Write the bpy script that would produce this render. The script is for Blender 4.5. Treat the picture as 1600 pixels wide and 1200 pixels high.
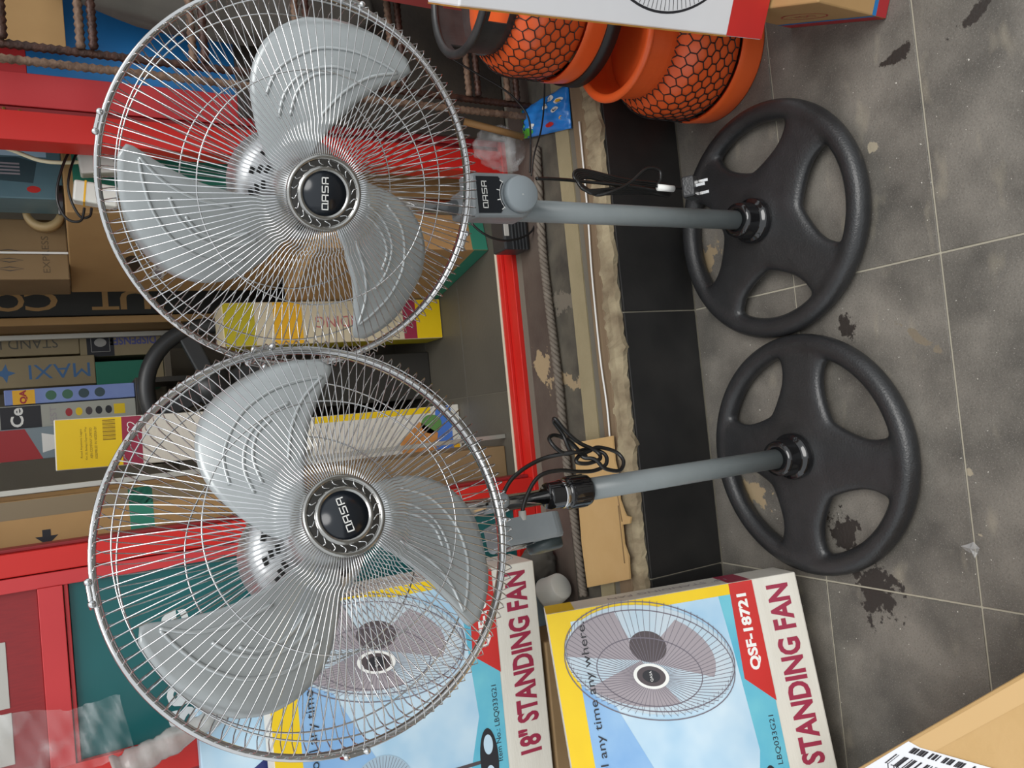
import bpy, bmesh, math, random
import numpy as np
from mathutils import Matrix, Vector
random.seed(7)
for o in list(bpy.data.objects): bpy.data.objects.remove(o)
SC = bpy.context.scene; COL = SC.collection
PI = math.pi

# ------------------------------------------------------------------ camera
# the photograph lies on its side: world "up" is the picture's left
F, CX, CY, CAM_H = 1224.0, 800.0, 600.0, 1.30
def _n(v): return v/np.linalg.norm(v)
_nad = _n(np.array([3000-CX, 426-CY, F])); _dep = _n(np.array([127-CX, 707-CY, F]))
_up = -_nad; _Y = _n(_dep-_up*(_dep@_up)); _X = np.cross(_Y, _up)
CM = np.array([_X, _Y, _up])                       # image ray -> world
CAMP = np.array([0, 0, CAM_H])
cam = bpy.data.cameras.new('camera'); cam.sensor_width = 36; cam.lens = F/1600*36; cam.clip_start = .02
co = bpy.data.objects.new('camera', cam); COL.objects.link(co); SC.camera = co
_r = CM@np.array([1, 0, 0]); _u = CM@np.array([0, -1, 0]); _b = CM@np.array([0, 0, -1])
co.matrix_world = Matrix(((_r[0], _u[0], _b[0], 0), (_r[1], _u[1], _b[1], 0), (_r[2], _u[2], _b[2], CAM_H), (0, 0, 0, 1)))
def ray(x, y): return _n(CM@np.array([x-CX, y-CY, F]))
def PZ(x, y, z=0.0):
    r = ray(x, y); return Vector(CAMP+r*((z-CAM_H)/r[2]))
def PY(x, y, Y):
    r = ray(x, y); return Vector(CAMP+r*(Y/r[1]))

# ------------------------------------------------------------------ light
w = bpy.data.worlds.new('overcast_sky'); SC.world = w; w.use_nodes = True
w.node_tree.nodes['Background'].inputs[0].default_value = (.93, .97, 1.0, 1)
w.node_tree.nodes['Background'].inputs[1].default_value = 0.85
sun = bpy.data.lights.new('sun', 'SUN'); sun.energy = 1.5; sun.angle = math.radians(35); sun.color = (1, .98, .95)
so = bpy.data.objects.new('sun', sun); COL.objects.link(so)
so.rotation_euler = Vector((-.25, .55, -.85)).to_track_quat('-Z', 'Y').to_euler()
SC.view_settings.view_transform = 'Standard'; SC.view_settings.look = 'None'
SC.view_settings.exposure = 0.35; SC.view_settings.gamma = 1; SC.view_settings.use_curve_mapping = False

# ------------------------------------------------------------------ materials
def lin(c):
    if isinstance(c, str):
        c = [int(c[i:i+2], 16)/255 for i in (0, 2, 4)]
        return tuple(x/12.92 if x <= .04045 else ((x+.055)/1.055)**2.4 for x in c)+(1,)
    return tuple(c)+(1,)
MATS = {}
def mat(name, col, rough=.5, metal=0, col2=None, scale=20, mix=.5, bump=0, bscale=80, coat=0, stretch=None, spec=.5, detail=4):
    if name in MATS: return MATS[name]
    m = bpy.data.materials.new(name); m.use_nodes = True; nt = m.node_tree; b = nt.nodes['Principled BSDF']
    b.inputs['Roughness'].default_value = rough; b.inputs['Metallic'].default_value = metal
    b.inputs['Coat Weight'].default_value = coat; b.inputs['Specular IOR Level'].default_value = spec
    b.inputs['Base Color'].default_value = lin(col)
    tc = nt.nodes.new('ShaderNodeTexCoord'); mp = nt.nodes.new('ShaderNodeMapping'); nt.links.new(tc.outputs['Object'], mp.inputs[0])
    if stretch: mp.inputs['Scale'].default_value = stretch
    if col2 is not None:
        n = nt.nodes.new('ShaderNodeTexNoise'); n.inputs['Scale'].default_value = scale; n.inputs['Detail'].default_value = detail
        nt.links.new(mp.outputs[0], n.inputs['Vector'])
        r = nt.nodes.new('ShaderNodeValToRGB'); r.color_ramp.elements[0].position = .5-mix*.35; r.color_ramp.elements[1].position = .5+mix*.35
        r.color_ramp.elements[0].color = lin(col); r.color_ramp.elements[1].color = lin(col2)
        nt.links.new(n.outputs[0], r.inputs[0]); nt.links.new(r.outputs[0], b.inputs['Base Color'])
    if bump:
        n2 = nt.nodes.new('ShaderNodeTexNoise'); n2.inputs['Scale'].default_value = bscale; n2.inputs['Detail'].default_value = 3
        nt.links.new(mp.outputs[0], n2.inputs['Vector']); bp = nt.nodes.new('ShaderNodeBump')
        bp.inputs['Strength'].default_value = bump; bp.inputs['Distance'].default_value = .003
        nt.links.new(n2.outputs[0], bp.inputs['Height']); nt.links.new(bp.outputs[0], b.inputs['Normal'])
    MATS[name] = m; return m

def spots(m, items):
    """stains and chips with a shape of their own on a floor: (x, y, rx, ry, rot, colour, rough)"""
    nt = m.node_tree; b = nt.nodes['Principled BSDF']; geo = nt.nodes.new('ShaderNodeNewGeometry')
    nz = nt.nodes.new('ShaderNodeTexNoise'); nz.inputs['Scale'].default_value = 30; nz.inputs['Detail'].default_value = 9; nz.inputs['Roughness'].default_value = .65
    nt.links.new(geo.outputs['Position'], nz.inputs['Vector'])
    prev = b.inputs['Base Color'].links[0].from_socket; pr = None
    for (x, y, rx, ry, rot, c, ro) in items:
        mp = nt.nodes.new('ShaderNodeMapping'); mp.vector_type = 'TEXTURE'
        mp.inputs['Location'].default_value = (x, y, 0); mp.inputs['Rotation'].default_value = (0, 0, rot); mp.inputs['Scale'].default_value = (rx, ry, 5)
        nt.links.new(geo.outputs['Position'], mp.inputs[0])
        ln = nt.nodes.new('ShaderNodeVectorMath'); ln.operation = 'LENGTH'; nt.links.new(mp.outputs[0], ln.inputs[0])
        ad = nt.nodes.new('ShaderNodeMath'); ad.operation = 'MULTIPLY_ADD'; ad.inputs[1].default_value = 4.4; ad.inputs[2].default_value = -2.0
        nt.links.new(nz.outputs[0], ad.inputs[0])
        sm = nt.nodes.new('ShaderNodeMath'); sm.operation = 'ADD'; nt.links.new(ln.outputs['Value'], sm.inputs[0]); nt.links.new(ad.outputs[0], sm.inputs[1])
        rp = nt.nodes.new('ShaderNodeMapRange'); rp.inputs[1].default_value = .92; rp.inputs[2].default_value = 1.06; rp.inputs[3].default_value = 1; rp.inputs[4].default_value = 0
        nt.links.new(sm.outputs[0], rp.inputs[0])
        mx = nt.nodes.new('ShaderNodeMix'); mx.data_type = 'RGBA'; mx.inputs['B'].default_value = lin(c)
        nt.links.new(rp.outputs[0], mx.inputs['Factor']); nt.links.new(prev, mx.inputs['A']); prev = mx.outputs['Result']
    nt.links.new(prev, b.inputs['Base Color'])

CHROME = mat('chrome_wire', (.62, .63, .64), .16, 1)
CHROME2 = mat('chrome_band', (.60, .60, .60), .12, 1, (.5, .5, .5), 30, .8)
BADGE = mat('badge_metal', (.36, .355, .34), .22, 1)
STEEL = mat('motor_silver', (.48, .49, .50), .36, .85)
GREYP = mat('grey_plastic', '7e8487', .45, 0, '83898c', 40, .5)
GREYP2 = mat('grey_plastic_dial', '868f94', .5)
BLADE = mat('blade_grey', 'a2a7a8', .30, .3, 'a7acad', 8, .5)
RIB = mat('blade_rib', 'b4b9ba', .18, .35)
POLE = mat('pole_grey', '747b7c', .35, 0, '787f80', 30, .5)
BLACKP = mat('black_plastic', (.017, .0175, .0185), .33, 0, (.023, .0235, .025), 25, .6, bump=.25, bscale=260)
GLOSSB = mat('gloss_black', (.008, .008, .009), .12, coat=.4)
CORD = mat('cord_black', (.008, .008, .008), .32)
DARKHOLE = mat('dark_slot', (.01, .01, .01), .7)
WHITEP = mat('white_plastic', 'd8d8d0', .4)
INK = mat('ink_black', (.015, .015, .02), .5)
PRW = mat('print_white', 'e6e6e2', .5)
NAVY = mat('badge_black', (.006, .009, .014), .2)
KRAFT = mat('kraft_card', 'a07d50', .8, 0, 'ab8859', 12, .9, bump=.15, bscale=30, detail=6)
KRAFT2 = mat('kraft_card_dark', '7d6544', .8, 0, '8a7150', 10, .9, bump=.15, bscale=30)
KRAFT3 = mat('kraft_card_light', 'bb9863', .8, 0, 'c4a270', 14, .9, bump=.2, bscale=120, stretch=(1, 1, 1))
RED = mat('red_paint', 'c4211b', .38, 0, 'bd1f18', 6, .6)
DRED = mat('dark_red_paint', '8c2023', .5, 0, '7d1b20', 30, .8, stretch=(12, 1, 1))
PINKRED = mat('faded_red_paint', 'bf3437', .45, 0, 'b83034', 8, .6)
TEAL = mat('teal_board', '105a5c', .32, 0, '0d5254', 5, .5)
TEALC = mat('teal_card', '2f8069', .7)
BLUE = mat('blue_sheet', '2378b8', .45, 0, '1f6ca8', 5, .6)
PAPERW = mat('printed_white_card', 'd9d6cc', .5, 0, 'cfcbc0', 6, .7, bump=.15, bscale=40, stretch=(1, 1, 6))
CARDW = mat('white_card', 'dedee0', .45, 0, 'd3d3d6', 5, .7, bump=.2, bscale=14)
YEL = mat('print_yellow', 'e9c70e', .42, 0, 'e2bd0a', 8, .6)
YEL2 = mat('print_amber', 'e8b020', .45)
PRED = mat('print_red', 'a3272c', .45)
PRED2 = mat('print_bright_red', 'c42a26', .45, 0, 'b92824', 10, .6)
MAROON = mat('print_maroon', '962a45', .5)
SKYB = mat('print_sky', '93bcd8', .45, 0, 'ccdde6', 6, .6, detail=3)
SEAB = mat('print_sea', '3f9cc0', .45, 0, '79c6cf', 9, 1, stretch=(1, 1, 6))
DEEPB = mat('print_blue', '6a9bd0', .45, 0, '9cc0de', 6, .7)
PGREY = mat('print_grey', '9b9398', .5)
PDGREY = mat('print_dark', '4b4245', .5)
NAVYC = mat('navy_card', '1c2a66', .45)
ORANGE = mat('orange_enamel', 'e8642e', .32, 0, 'e25a26', 7, .7, bump=.05, bscale=20)
RUST = mat('rusty_iron', '2e1d17', .5, .3, '4d3126', 45, .5, bump=.8, bscale=120, detail=8)
RUST2 = mat('rusty_iron_pale', '4f392c', .7, .1, '7c6350', 60, .5, bump=.8, bscale=120, detail=8)
ROPE = mat('grey_rope', '5e554b', .8, 0, '7c7368', 60, 1)
SACK = mat('grey_sack', '4a4742', .85, 0, '5a564f', 18, .8, bump=.4, bscale=20)
GREYC = mat('grey_card', 'b0aea8', .6)
MIDDARK = mat('dark_grey_plastic', '2c2e30', .4)

def clear_plastic(name, fac=.75, tint=(.95, .97, .97)):
    m = bpy.data.materials.new(name); m.use_nodes = True; nt = m.node_tree; b = nt.nodes['Principled BSDF']
    b.inputs['Base Color'].default_value = tint+(1,); b.inputs['Roughness'].default_value = .18
    tr = nt.nodes.new('ShaderNodeBsdfTransparent'); mx = nt.nodes.new('ShaderNodeMixShader')
    n = nt.nodes.new('ShaderNodeTexNoise'); n.inputs['Scale'].default_value = 14; n.inputs['Detail'].default_value = 6
    mr = nt.nodes.new('ShaderNodeMapRange'); mr.inputs[1].default_value = .45; mr.inputs[2].default_value = .75; mr.inputs[3].default_value = fac; mr.inputs[4].default_value = fac-.35
    tc = nt.nodes.new('ShaderNodeTexCoord'); nt.links.new(tc.outputs['Object'], n.inputs[0]); nt.links.new(n.outputs[0], mr.inputs[0])
    bp = nt.nodes.new('ShaderNodeBump'); bp.inputs['Strength'].default_value = .6; bp.inputs['Distance'].default_value = .01
    nt.links.new(n.outputs[0], bp.inputs['Height']); nt.links.new(bp.outputs[0], b.inputs['Normal'])
    nt.links.new(mr.outputs[0], mx.inputs[0]); nt.links.new(b.outputs[0], mx.inputs[1]); nt.links.new(tr.outputs[0], mx.inputs[2])
    nt.links.new(mx.outputs[0], nt.nodes['Material Output'].inputs[0]); return m
FILM = clear_plastic('clear_film', .9, (.7, .72, .72))
FOIL = clear_plastic('cloudy_film', .4, (.42, .42, .40))

# ------------------------------------------------------------------ mesh tools
class MB:
    def __init__(s): s.v = []; s.f = []; s.sm = []
    def add(s, vs, fs, smooth=False):
        k = len(s.v); s.v += [tuple(v) for v in vs]; s.f += [tuple(i+k for i in f) for f in fs]; s.sm += [smooth]*len(fs); return s
    def box(s, x0, x1, y0, y1, z0, z1, bev=0):
        if bev <= 0:
            vs = [(x, y, z) for x in (x0, x1) for y in (y0, y1) for z in (z0, z1)]
            return s.add(vs, [(0, 1, 3, 2), (4, 6, 7, 5), (0, 4, 5, 1), (2, 3, 7, 6), (0, 2, 6, 4), (1, 5, 7, 3)])
        bm = bmesh.new(); bmesh.ops.create_cube(bm, size=1)
        for v in bm.verts: v.co = ((x0+x1)/2+v.co.x*(x1-x0), (y0+y1)/2+v.co.y*(y1-y0), (z0+z1)/2+v.co.z*(z1-z0))
        bmesh.ops.bevel(bm, geom=bm.edges[:], offset=bev, segments=2, profile=.5, affect='EDGES')
        bm.verts.index_update(); s.add([v.co for v in bm.verts], [[v.index for v in f.verts] for f in bm.faces]); bm.free(); return s
    def tube(s, pts, r, n=6, closed=False, cap=True):
        pts = [Vector(p) for p in pts]; m = len(pts); rr = r if hasattr(r, '__len__') else [r]*m
        t0 = (pts[1]-pts[0]).normalized(); a = t0.orthogonal().normalized(); vs = []
        for i, p in enumerate(pts):
            if closed: t = (pts[(i+1) % m]-pts[i-1])
            else: t = pts[min(i+1, m-1)]-pts[max(i-1, 0)]
            t = t.normalized() if t.length > 1e-9 else t0
            a = (a-t*a.dot(t)); a = a.normalized() if a.length > 1e-6 else t.orthogonal().normalized(); b = t.cross(a)
            vs += [p+(a*math.cos(2*PI*j/n)+b*math.sin(2*PI*j/n))*rr[i] for j in range(n)]
        fs = []
        for i in range(m if closed else m-1):
            i2 = (i+1) % m
            fs += [(i*n+j, i*n+(j+1) % n, i2*n+(j+1) % n, i2*n+j) for j in range(n)]
        if cap and not closed: fs += [tuple(range(n))[::-1], tuple((m-1)*n+j for j in range(n))]
        return s.add(vs, fs, True)
    def lathe(s, prof, n=32, mtx=None, a0=0, a1=2*PI, smooth=True):
        full = abs(a1-a0-2*PI) < 1e-6; k = n if full else n+1; vs = []
        for (r, z) in prof:
            for j in range(k):
                a = a0+(a1-a0)*j/n; v = Vector((r*math.cos(a), r*math.sin(a), z)); vs.append(mtx@v if mtx else v)
        fs = []
        for i in range(len(prof)-1):
            for j in range(n): fs.append((i*k+j, i*k+(j+1) % k, (i+1)*k+(j+1) % k, (i+1)*k+j))
        return s.add(vs, fs, smooth)
    def prism(s, poly, z0, z1, mtx=None):
        n = len(poly); vs = [Vector((x, y, z0)) for x, y in poly]+[Vector((x, y, z1)) for x, y in poly]
        if mtx: vs = [mtx@v for v in vs]
        return s.add(vs, [tuple(range(n))[::-1], tuple(range(n, 2*n))]+[(i, (i+1) % n, n+(i+1) % n, n+i) for i in range(n)])
    def build(s, name, m, parent=None, mtx=None, smooth=None):
        me = bpy.data.meshes.new(name); me.from_pydata(s.v, [], s.f); me.update()
        me.polygons.foreach_set('use_smooth', s.sm if smooth is None else [smooth]*len(s.f))
        bm = bmesh.new(); bm.from_mesh(me); bmesh.ops.recalc_face_normals(bm, faces=bm.faces); bm.to_mesh(me); bm.free()
        me.materials.append(m); o = bpy.data.objects.new(name, me); COL.objects.link(o)
        if parent: o.parent = parent
        if mtx is not None: o.matrix_basis = mtx
        return o
def tag(o, label=None, cat=None, group=None, kind=None):
    if label: o['label'] = label
    if cat: o['category'] = cat
    if group: o['group'] = group
    if kind: o['kind'] = kind
    return o
def empty(name, loc=(0, 0, 0), rz=0, label=None, cat=None, group=None):
    o = bpy.data.objects.new(name, None); COL.objects.link(o); o.location = loc; o.rotation_euler = (0, 0, rz); o.empty_display_size = .05
    return tag(o, label, cat, group)
def struct(o): o['kind'] = 'structure'; return o
def smooth_path(pts, k=6, closed=False):
    P = [Vector(p) for p in pts]; n = len(P); out = []
    for i in range(n if closed else n-1):
        p0, p1, p2, p3 = (P[(i-1) % n], P[i], P[(i+1) % n], P[(i+2) % n]) if closed else (P[max(i-1, 0)], P[i], P[i+1], P[min(i+2, n-1)])
        for j in range(k):
            t = j/k; out.append(.5*((2*p1)+(p2-p0)*t+(2*p0-5*p1+4*p2-p3)*t*t+(3*p1-p0-3*p2+p3)*t**3))
    if not closed: out.append(P[-1])
    return out
FRONT = Matrix.Rotation(PI/2, 4, 'X')                # flat x,y drawing -> upright plane facing -Y
def text_mesh(s, size, bold=0.0, width=None, height=None):
    cu = bpy.data.curves.new('t', 'FONT'); cu.body = s; cu.size = size; cu.align_x = 'CENTER'; cu.align_y = 'CENTER'; cu.offset = bold; cu.resolution_u = 3; cu.fill_mode = 'FRONT'
    o = bpy.data.objects.new('t', cu); COL.objects.link(o); dg = bpy.context.evaluated_depsgraph_get(); dg.update()
    me = bpy.data.meshes.new_from_object(o.evaluated_get(dg)); bpy.data.objects.remove(o); bpy.data.curves.remove(cu)
    xs = [v.co.x for v in me.vertices]; ys = [v.co.y for v in me.vertices]
    cx_, cy_ = (min(xs)+max(xs))/2, (min(ys)+max(ys))/2; sx = width/(max(xs)-min(xs)) if width else 1; sy = height/(max(ys)-min(ys)) if height else 1
    for v in me.vertices: v.co.x = (v.co.x-cx_)*sx; v.co.y = (v.co.y-cy_)*sy
    return me
def lettering(s, parent, mtx, m, width=None, height=None, size=.05, bold=0.0, name='printed_lettering'):
    me = text_mesh(s, size, bold, width, height); me.materials.append(m)
    o = bpy.data.objects.new(name, me); COL.objects.link(o); o.parent = parent; o.matrix_basis = mtx; return o
def flat(parent, name, poly, m, mtx):
    """a flat printed patch (a thin layer of ink or paper) on a face"""
    mb = MB(); mb.add([(x, y, 0) for x, y in poly], [tuple(range(len(poly)))]); return mb.build(name, m, parent, mtx)
def brand_lettering(parent, mtx, m, width, height):
    mb = MB(); w_ = .16; lw = 1.0
    def seg_(x0, y0, x1, y1, o_): mb.add([(x, y, 0) for x, y in ((o_+min(x0, x1)-w_/2, min(y0, y1)-w_/2), (o_+max(x0, x1)+w_/2, min(y0, y1)-w_/2), (o_+max(x0, x1)+w_/2, max(y0, y1)+w_/2), (o_+min(x0, x1)-w_/2, max(y0, y1)+w_/2))], [(0, 1, 2, 3)])
    L = {'Q': [(0, 0, .8, 0), (0, 0, 0, 1), (0, 1, .8, 1), (.8, .18, .8, 1), (.55, 0, .95, 0)], 'A': [(0, 0, 0, 1), (0, 1, .8, 1), (.8, 0, .8, 1), (0, .42, .8, .42)], 'S': [(0, 0, .8, 0), (.8, 0, .8, .5), (0, .5, .8, .5), (0, .5, 0, 1), (0, 1, .8, 1)]}
    for k, ch in enumerate('QASA'):
        for s_ in L[ch]: seg_(*s_, k*1.18)
    xs = [v[0] for v in mb.v]; ys = [v[1] for v in mb.v]; cx_, cy_ = (min(xs)+max(xs))/2, (min(ys)+max(ys))/2; sx, sy = width/(max(xs)-min(xs)), height/(max(ys)-min(ys))
    mb.v = [((x-cx_)*sx, (y-cy_)*sy, 0) for x, y, z in mb.v]
    return mb.build('brand_lettering', m, parent, mtx)
def rect(x0, x1, y0, y1): return [(x0, y0), (x1, y0), (x1, y1), (x0, y1)]
def ellipse(cx, cy, rx, ry, n=40, a0=0, a1=2*PI): return [(cx+rx*math.cos(a0+(a1-a0)*i/n), cy+ry*math.sin(a0+(a1-a0)*i/n)) for i in range(n)]
def stroke(mb, pts, w_, closed=False):
    """a flat drawn line of width w_ in the x,y plane"""
    P = [Vector((p[0], p[1], 0)) for p in pts]; n = len(P); vs = []
    for i, p in enumerate(P):
        t = (P[(i+1) % n]-P[i-1]) if closed else P[min(i+1, n-1)]-P[max(i-1, 0)]
        t.normalize(); q = Vector((-t.y, t.x, 0))*w_/2; vs += [p+q, p-q]
    mb.add(vs, [(2*i, 2*i+1, (2*i+3) % (2*n), (2*i+2) % (2*n)) for i in range(n if closed else n-1)])

# ================================================================== THE SETTING
SILL = .227
TX = [-.406+.602*k for k in range(-3, 5)]
TY = [1.41, 1.114, .80, .486, .172, -.142, -.456, -.77]
TILE = mat('stone_tile', '4b4843', .55, 0, '77726a', 7, .45, bump=.25, bscale=180, detail=10)
def specks(m, c, scale, lo, hi, amt, sz=(1, 1, 1)):
    nt = m.node_tree; b = nt.nodes['Principled BSDF']; geo = nt.nodes.new('ShaderNodeNewGeometry'); mp = nt.nodes.new('ShaderNodeMapping'); mp.inputs['Scale'].default_value = sz; mp.inputs['Rotation'].default_value = (0, 0, .6)
    n = nt.nodes.new('ShaderNodeTexNoise'); n.inputs['Scale'].default_value = scale; n.inputs['Detail'].default_value = 2; nt.links.new(geo.outputs['Position'], mp.inputs[0]); nt.links.new(mp.outputs[0], n.inputs['Vector'])
    r = nt.nodes.new('ShaderNodeMapRange'); r.inputs[1].default_value = lo; r.inputs[2].default_value = hi; r.inputs[4].default_value = amt; nt.links.new(n.outputs[0], r.inputs[0])
    mx = nt.nodes.new('ShaderNodeMix'); mx.data_type = 'RGBA'; mx.inputs['B'].default_value = lin(c); prev = b.inputs['Base Color'].links[0].from_socket
    nt.links.new(r.outputs[0], mx.inputs['Factor']); nt.links.new(prev, mx.inputs['A']); nt.links.new(mx.outputs['Result'], b.inputs['Base Color'])
specks(TILE, '403d38', 300, .5, .7, .35); specks(TILE, '98928a', 420, .6, .7, .45); specks(TILE, 'c8c4ba', 150, .735, .75, 1); specks(TILE, 'a39a86', 9, .62, .78, .35, (1, 2.2, 1)); specks(TILE, '3b3834', 5, .58, .8, .28)
GROUT = mat('grout', 'a39d8d', .8)
def stainpt(x, y): p = PZ(x, y); return p.x, p.y
def streak(xa, ya, xb, yb, wd, c): a, b = PZ(xa, ya), PZ(xb, yb); return ((a.x+b.x)/2, (a.y+b.y)/2, (b-a).length/2, wd, math.atan2(b.y-a.y, b.x-a.x), c, .2)
WET = (.022, .017, .014); CHIP = (.33, .25, .15); DUST = (.30, .26, .19)
spots(TILE, [(*stainpt(1320, 835), .05, .035, .5, WET, .2), (*stainpt(1372, 925), .06, .05, .2, WET, .2), streak(1370, 112, 1428, 64, .012, WET),
             streak(1480, 62, 1548, -5, .014, WET), (*stainpt(1320, 510), .03, .02, .3, WET, .2), (*stainpt(1102, 405), .035, .05, .1, CHIP, .8),
             (*stainpt(1178, 775), .035, .06, .1, CHIP, .8), (*stainpt(1363, 230), .010, .010, 0, DUST, .8), (*stainpt(1430, 525), .05, .008, .9, (.17, .14, .10), .8),
             (*stainpt(1085, 590), .01, .012, 0, (.5, .38, .2), .8), (*stainpt(1513, 738), .006, .007, 0, DUST, .8), (*stainpt(1530, 835), .005, .007, 0, DUST, .8)])
fl = struct(MB().box(-2.3, 2.9, -.9, 1.41, -.06, -.0022).build('floor', GROUT))
_tm = {}
def tile_obj(x0, x1, y0, y1, z1, parent, m, th=.008, g=.0017, vertical=False, yv=0):
    key = (round(x1-x0, 3), round(y1-y0, 3), vertical, m.name)
    if key not in _tm:
        a, b = (x1-x0)/2-g, (y1-y0)/2-g
        mb = MB()
        if vertical: mb.box(-a, a, -th/2, th/2, -b, b, .0012)
        else: mb.box(-a, a, -b, b, -th, 0, .0012)
        _tm[key] = mb.build('tile', m); o = _tm[key]
    else:
        o = _tm[key].copy(); COL.objects.link(o)
    o.parent = parent; o.location = ((x0+x1)/2, yv, (y0+y1)/2) if vertical else ((x0+x1)/2, (y0+y1)/2, z1)
    return o
for i in range(len(TX)-1):
    for j in range(len(TY)-1): tile_obj(TX[i], TX[i+1], TY[j+1], TY[j], 0, fl, TILE)
struct(MB().box(-14, 14, -16, -.9, -.10, -.003).build('floor_yard', mat('yard_concrete', '5d5952', .85, 0, '6b675f', 3, .6)))
# raised shop floor, its riser and threshold
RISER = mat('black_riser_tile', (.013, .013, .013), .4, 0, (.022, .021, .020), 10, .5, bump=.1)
SHOPT = mat('shop_floor_tile', '4a4740', .5, 0, '565249', 5, 1, bump=.15)
ri = struct(MB().box(-2.3, 2.9, 1.4165, 1.50, -.06, SILL-.018).build('wall_step', GROUT))
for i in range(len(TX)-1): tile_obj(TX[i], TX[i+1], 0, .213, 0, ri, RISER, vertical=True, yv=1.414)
sf = struct(MB().box(-2.3, 2.9, 1.50, 3.45, -.06, SILL-.0025).build('floor_shop', mat('shop_grout', '6c675c', .8)))
for i in range(len(TX)-1):
    for j in range(5): tile_obj(TX[i]-.14, TX[i+1]-.14, 1.93+.30*j, 1.93+.30*(j+1), SILL, sf, SHOPT, g=.001)
# broken mortar lip over the riser
LIP = mat('rough_mortar', 'a89b7e', .9, 0, '7a6b55', 18, .5, bump=1, bscale=60, detail=8)
mb = MB(); N = 420; prof = 5; vs = []; rl = random.Random(5)
ph = [(rl.uniform(14, 190), rl.uniform(0, 6)) for _ in range(14)]
for i in range(N+1):
    x = -2.0+4.4*i/N; e = sum(math.sin(x*k+p)*.045/(k**.62+6) for k, p in ph)
    bulge = sum(.015*math.exp(-((x-q)/.017)**2) for q in (.118, -.10, .33, .62)); zz = lambda: rl.uniform(-.0025, .0025)
    vs += [(x, 1.462, SILL-.02), (x, 1.460+.2*e, SILL+.005+zz()), (x, 1.435+.3*e, SILL+.004+zz()), (x, 1.419+e*.3-bulge, SILL-.003+zz()), (x, 1.4165-bulge*.3, SILL-.014+.3*e-bulge*.6+zz())]
mb.add(vs, [(i*prof+j, i*prof+j+1, (i+1)*prof+j+1, (i+1)*prof+j) for i in range(N) for j in range(prof-1)])
struct(mb.build('trim_1', LIP))
struct(MB().box(-2.2, 2.8, 1.455, 1.505, SILL-.05, SILL+.006, .003).build('trim_12', mat('brown_ledge', '6b5844', .8, 0, '8a765c', 10, .5, bump=.5, bscale=70, stretch=(.25, 1, 1), detail=8)))
BRN = mat('brown_worn_tile', '4b3d38', .55, 0, '5f534a', 8, .5, bump=.3, bscale=90, detail=7)
BEI = mat('beige_mortar_strip', '8c8163', .85, 0, '9a8e70', 15, .9, bump=.4, bscale=90)
DRK = mat('dark_worn_tile', '3d3a35', .6, 0, '605b50', 14, .5, bump=.3, bscale=90, detail=8)
spots(DRK, [(*PZ(882, 592, SILL).xy, .09, .02, 1.4, CHIP, .8), (*PZ(882, 470, SILL).xy, .1, .03, 1.5, (.16, .14, .11), .8)])
BRN2 = mat('brown_worn_tile_inner', '4a3f3a', .55, 0, '5d534b', 8, .5, bump=.3, bscale=90, detail=7)
spots(BRN2, [(*PZ(848, 572, SILL).xy, .06, .045, .3, (.36, .27, .16), .8)])
for k, (y0, y1, z, m) in enumerate([(1.505, 1.533, SILL-.004, BRN), (1.533, 1.59, SILL+.001, BEI), (1.59, 1.70, SILL-.002, DRK), (1.70, 1.816, SILL-.001, BRN2), (1.816, 1.93, SILL-.003, DRK)]):
    struct(MB().box(-2.2, 2.8, y0, y1-.0005, SILL-.05, z).build('trim_%d' % (k+2), m))
tag(MB().tube(smooth_path([PZ(905, 190, SILL+.012), PZ(918, 330, SILL+.012), PZ(925, 430, SILL+.012), PZ(938, 560, SILL+.012), PZ(950, 650, SILL+.012), PZ(960, 790, SILL+.012)], 10), .0022, 6).build('white_wire', PRW), 'thin white wire lying along the mortar strip of the door sill', 'wire')
# twisted rope lying on the sill
mb = MB(); axis = smooth_path([PZ(838, 230, SILL+.012), PZ(847, 380, SILL+.012), PZ(858, 480, SILL+.012), PZ(872, 590, SILL+.012), PZ(885, 720, SILL+.012), PZ(900, 830, SILL+.012), PZ(912, 930, SILL+.012)], 45)
for s_ in range(3):
    mb.tube([p+Vector((0, math.cos(i*.62+s_*2*PI/3), math.sin(i*.62+s_*2*PI/3)))*.0058 for i, p in enumerate(axis)], .0058, 5)
tag(mb.build('rope', ROPE), 'grey twisted rope lying along the sill in front of the red threshold', 'rope')
# red door frames (each board its own piece)
FY = 1.85
def frame_box(name, x0, x1, y0, y1, z0, z1, m=RED, parent=None, bev=.002):
    o = MB().box(x0, x1, y0, y1, z0, z1, bev).build(name, m, parent)
    return o if parent else struct(o)
th = frame_box('trim_7', -1.15, 1.3, 1.845, 1.935, SILL-.004, SILL+.012)
frame_box('threshold_ridge', -1.15, 1.3, 1.888, 1.902, SILL+.012, SILL+.022, RED, th)
frame_box('threshold_edge', -1.15, 1.3, 1.928, 1.937, SILL-.003, SILL+.016, mat('pale_edge', 'c9c0ac', .6), th)
jr = frame_box('trim_8', .650, .712, FY, FY+.07, SILL+.012, 2.35)
frame_box('rabbet', .712, .724, FY+.012, FY+.07, SILL+.012, 2.35, DRED, jr)
jl = frame_box('trim_9', -.232, -.186, FY, FY+.07, SILL+.012, 2.35)
frame_box('rabbet', -.186, -.178, FY+.02, FY+.07, SILL+.012, 2.35, DRED, jl)
frame_box('trim_10', -1.15, 1.3, FY, FY+.07, 2.35, 2.43)
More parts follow.
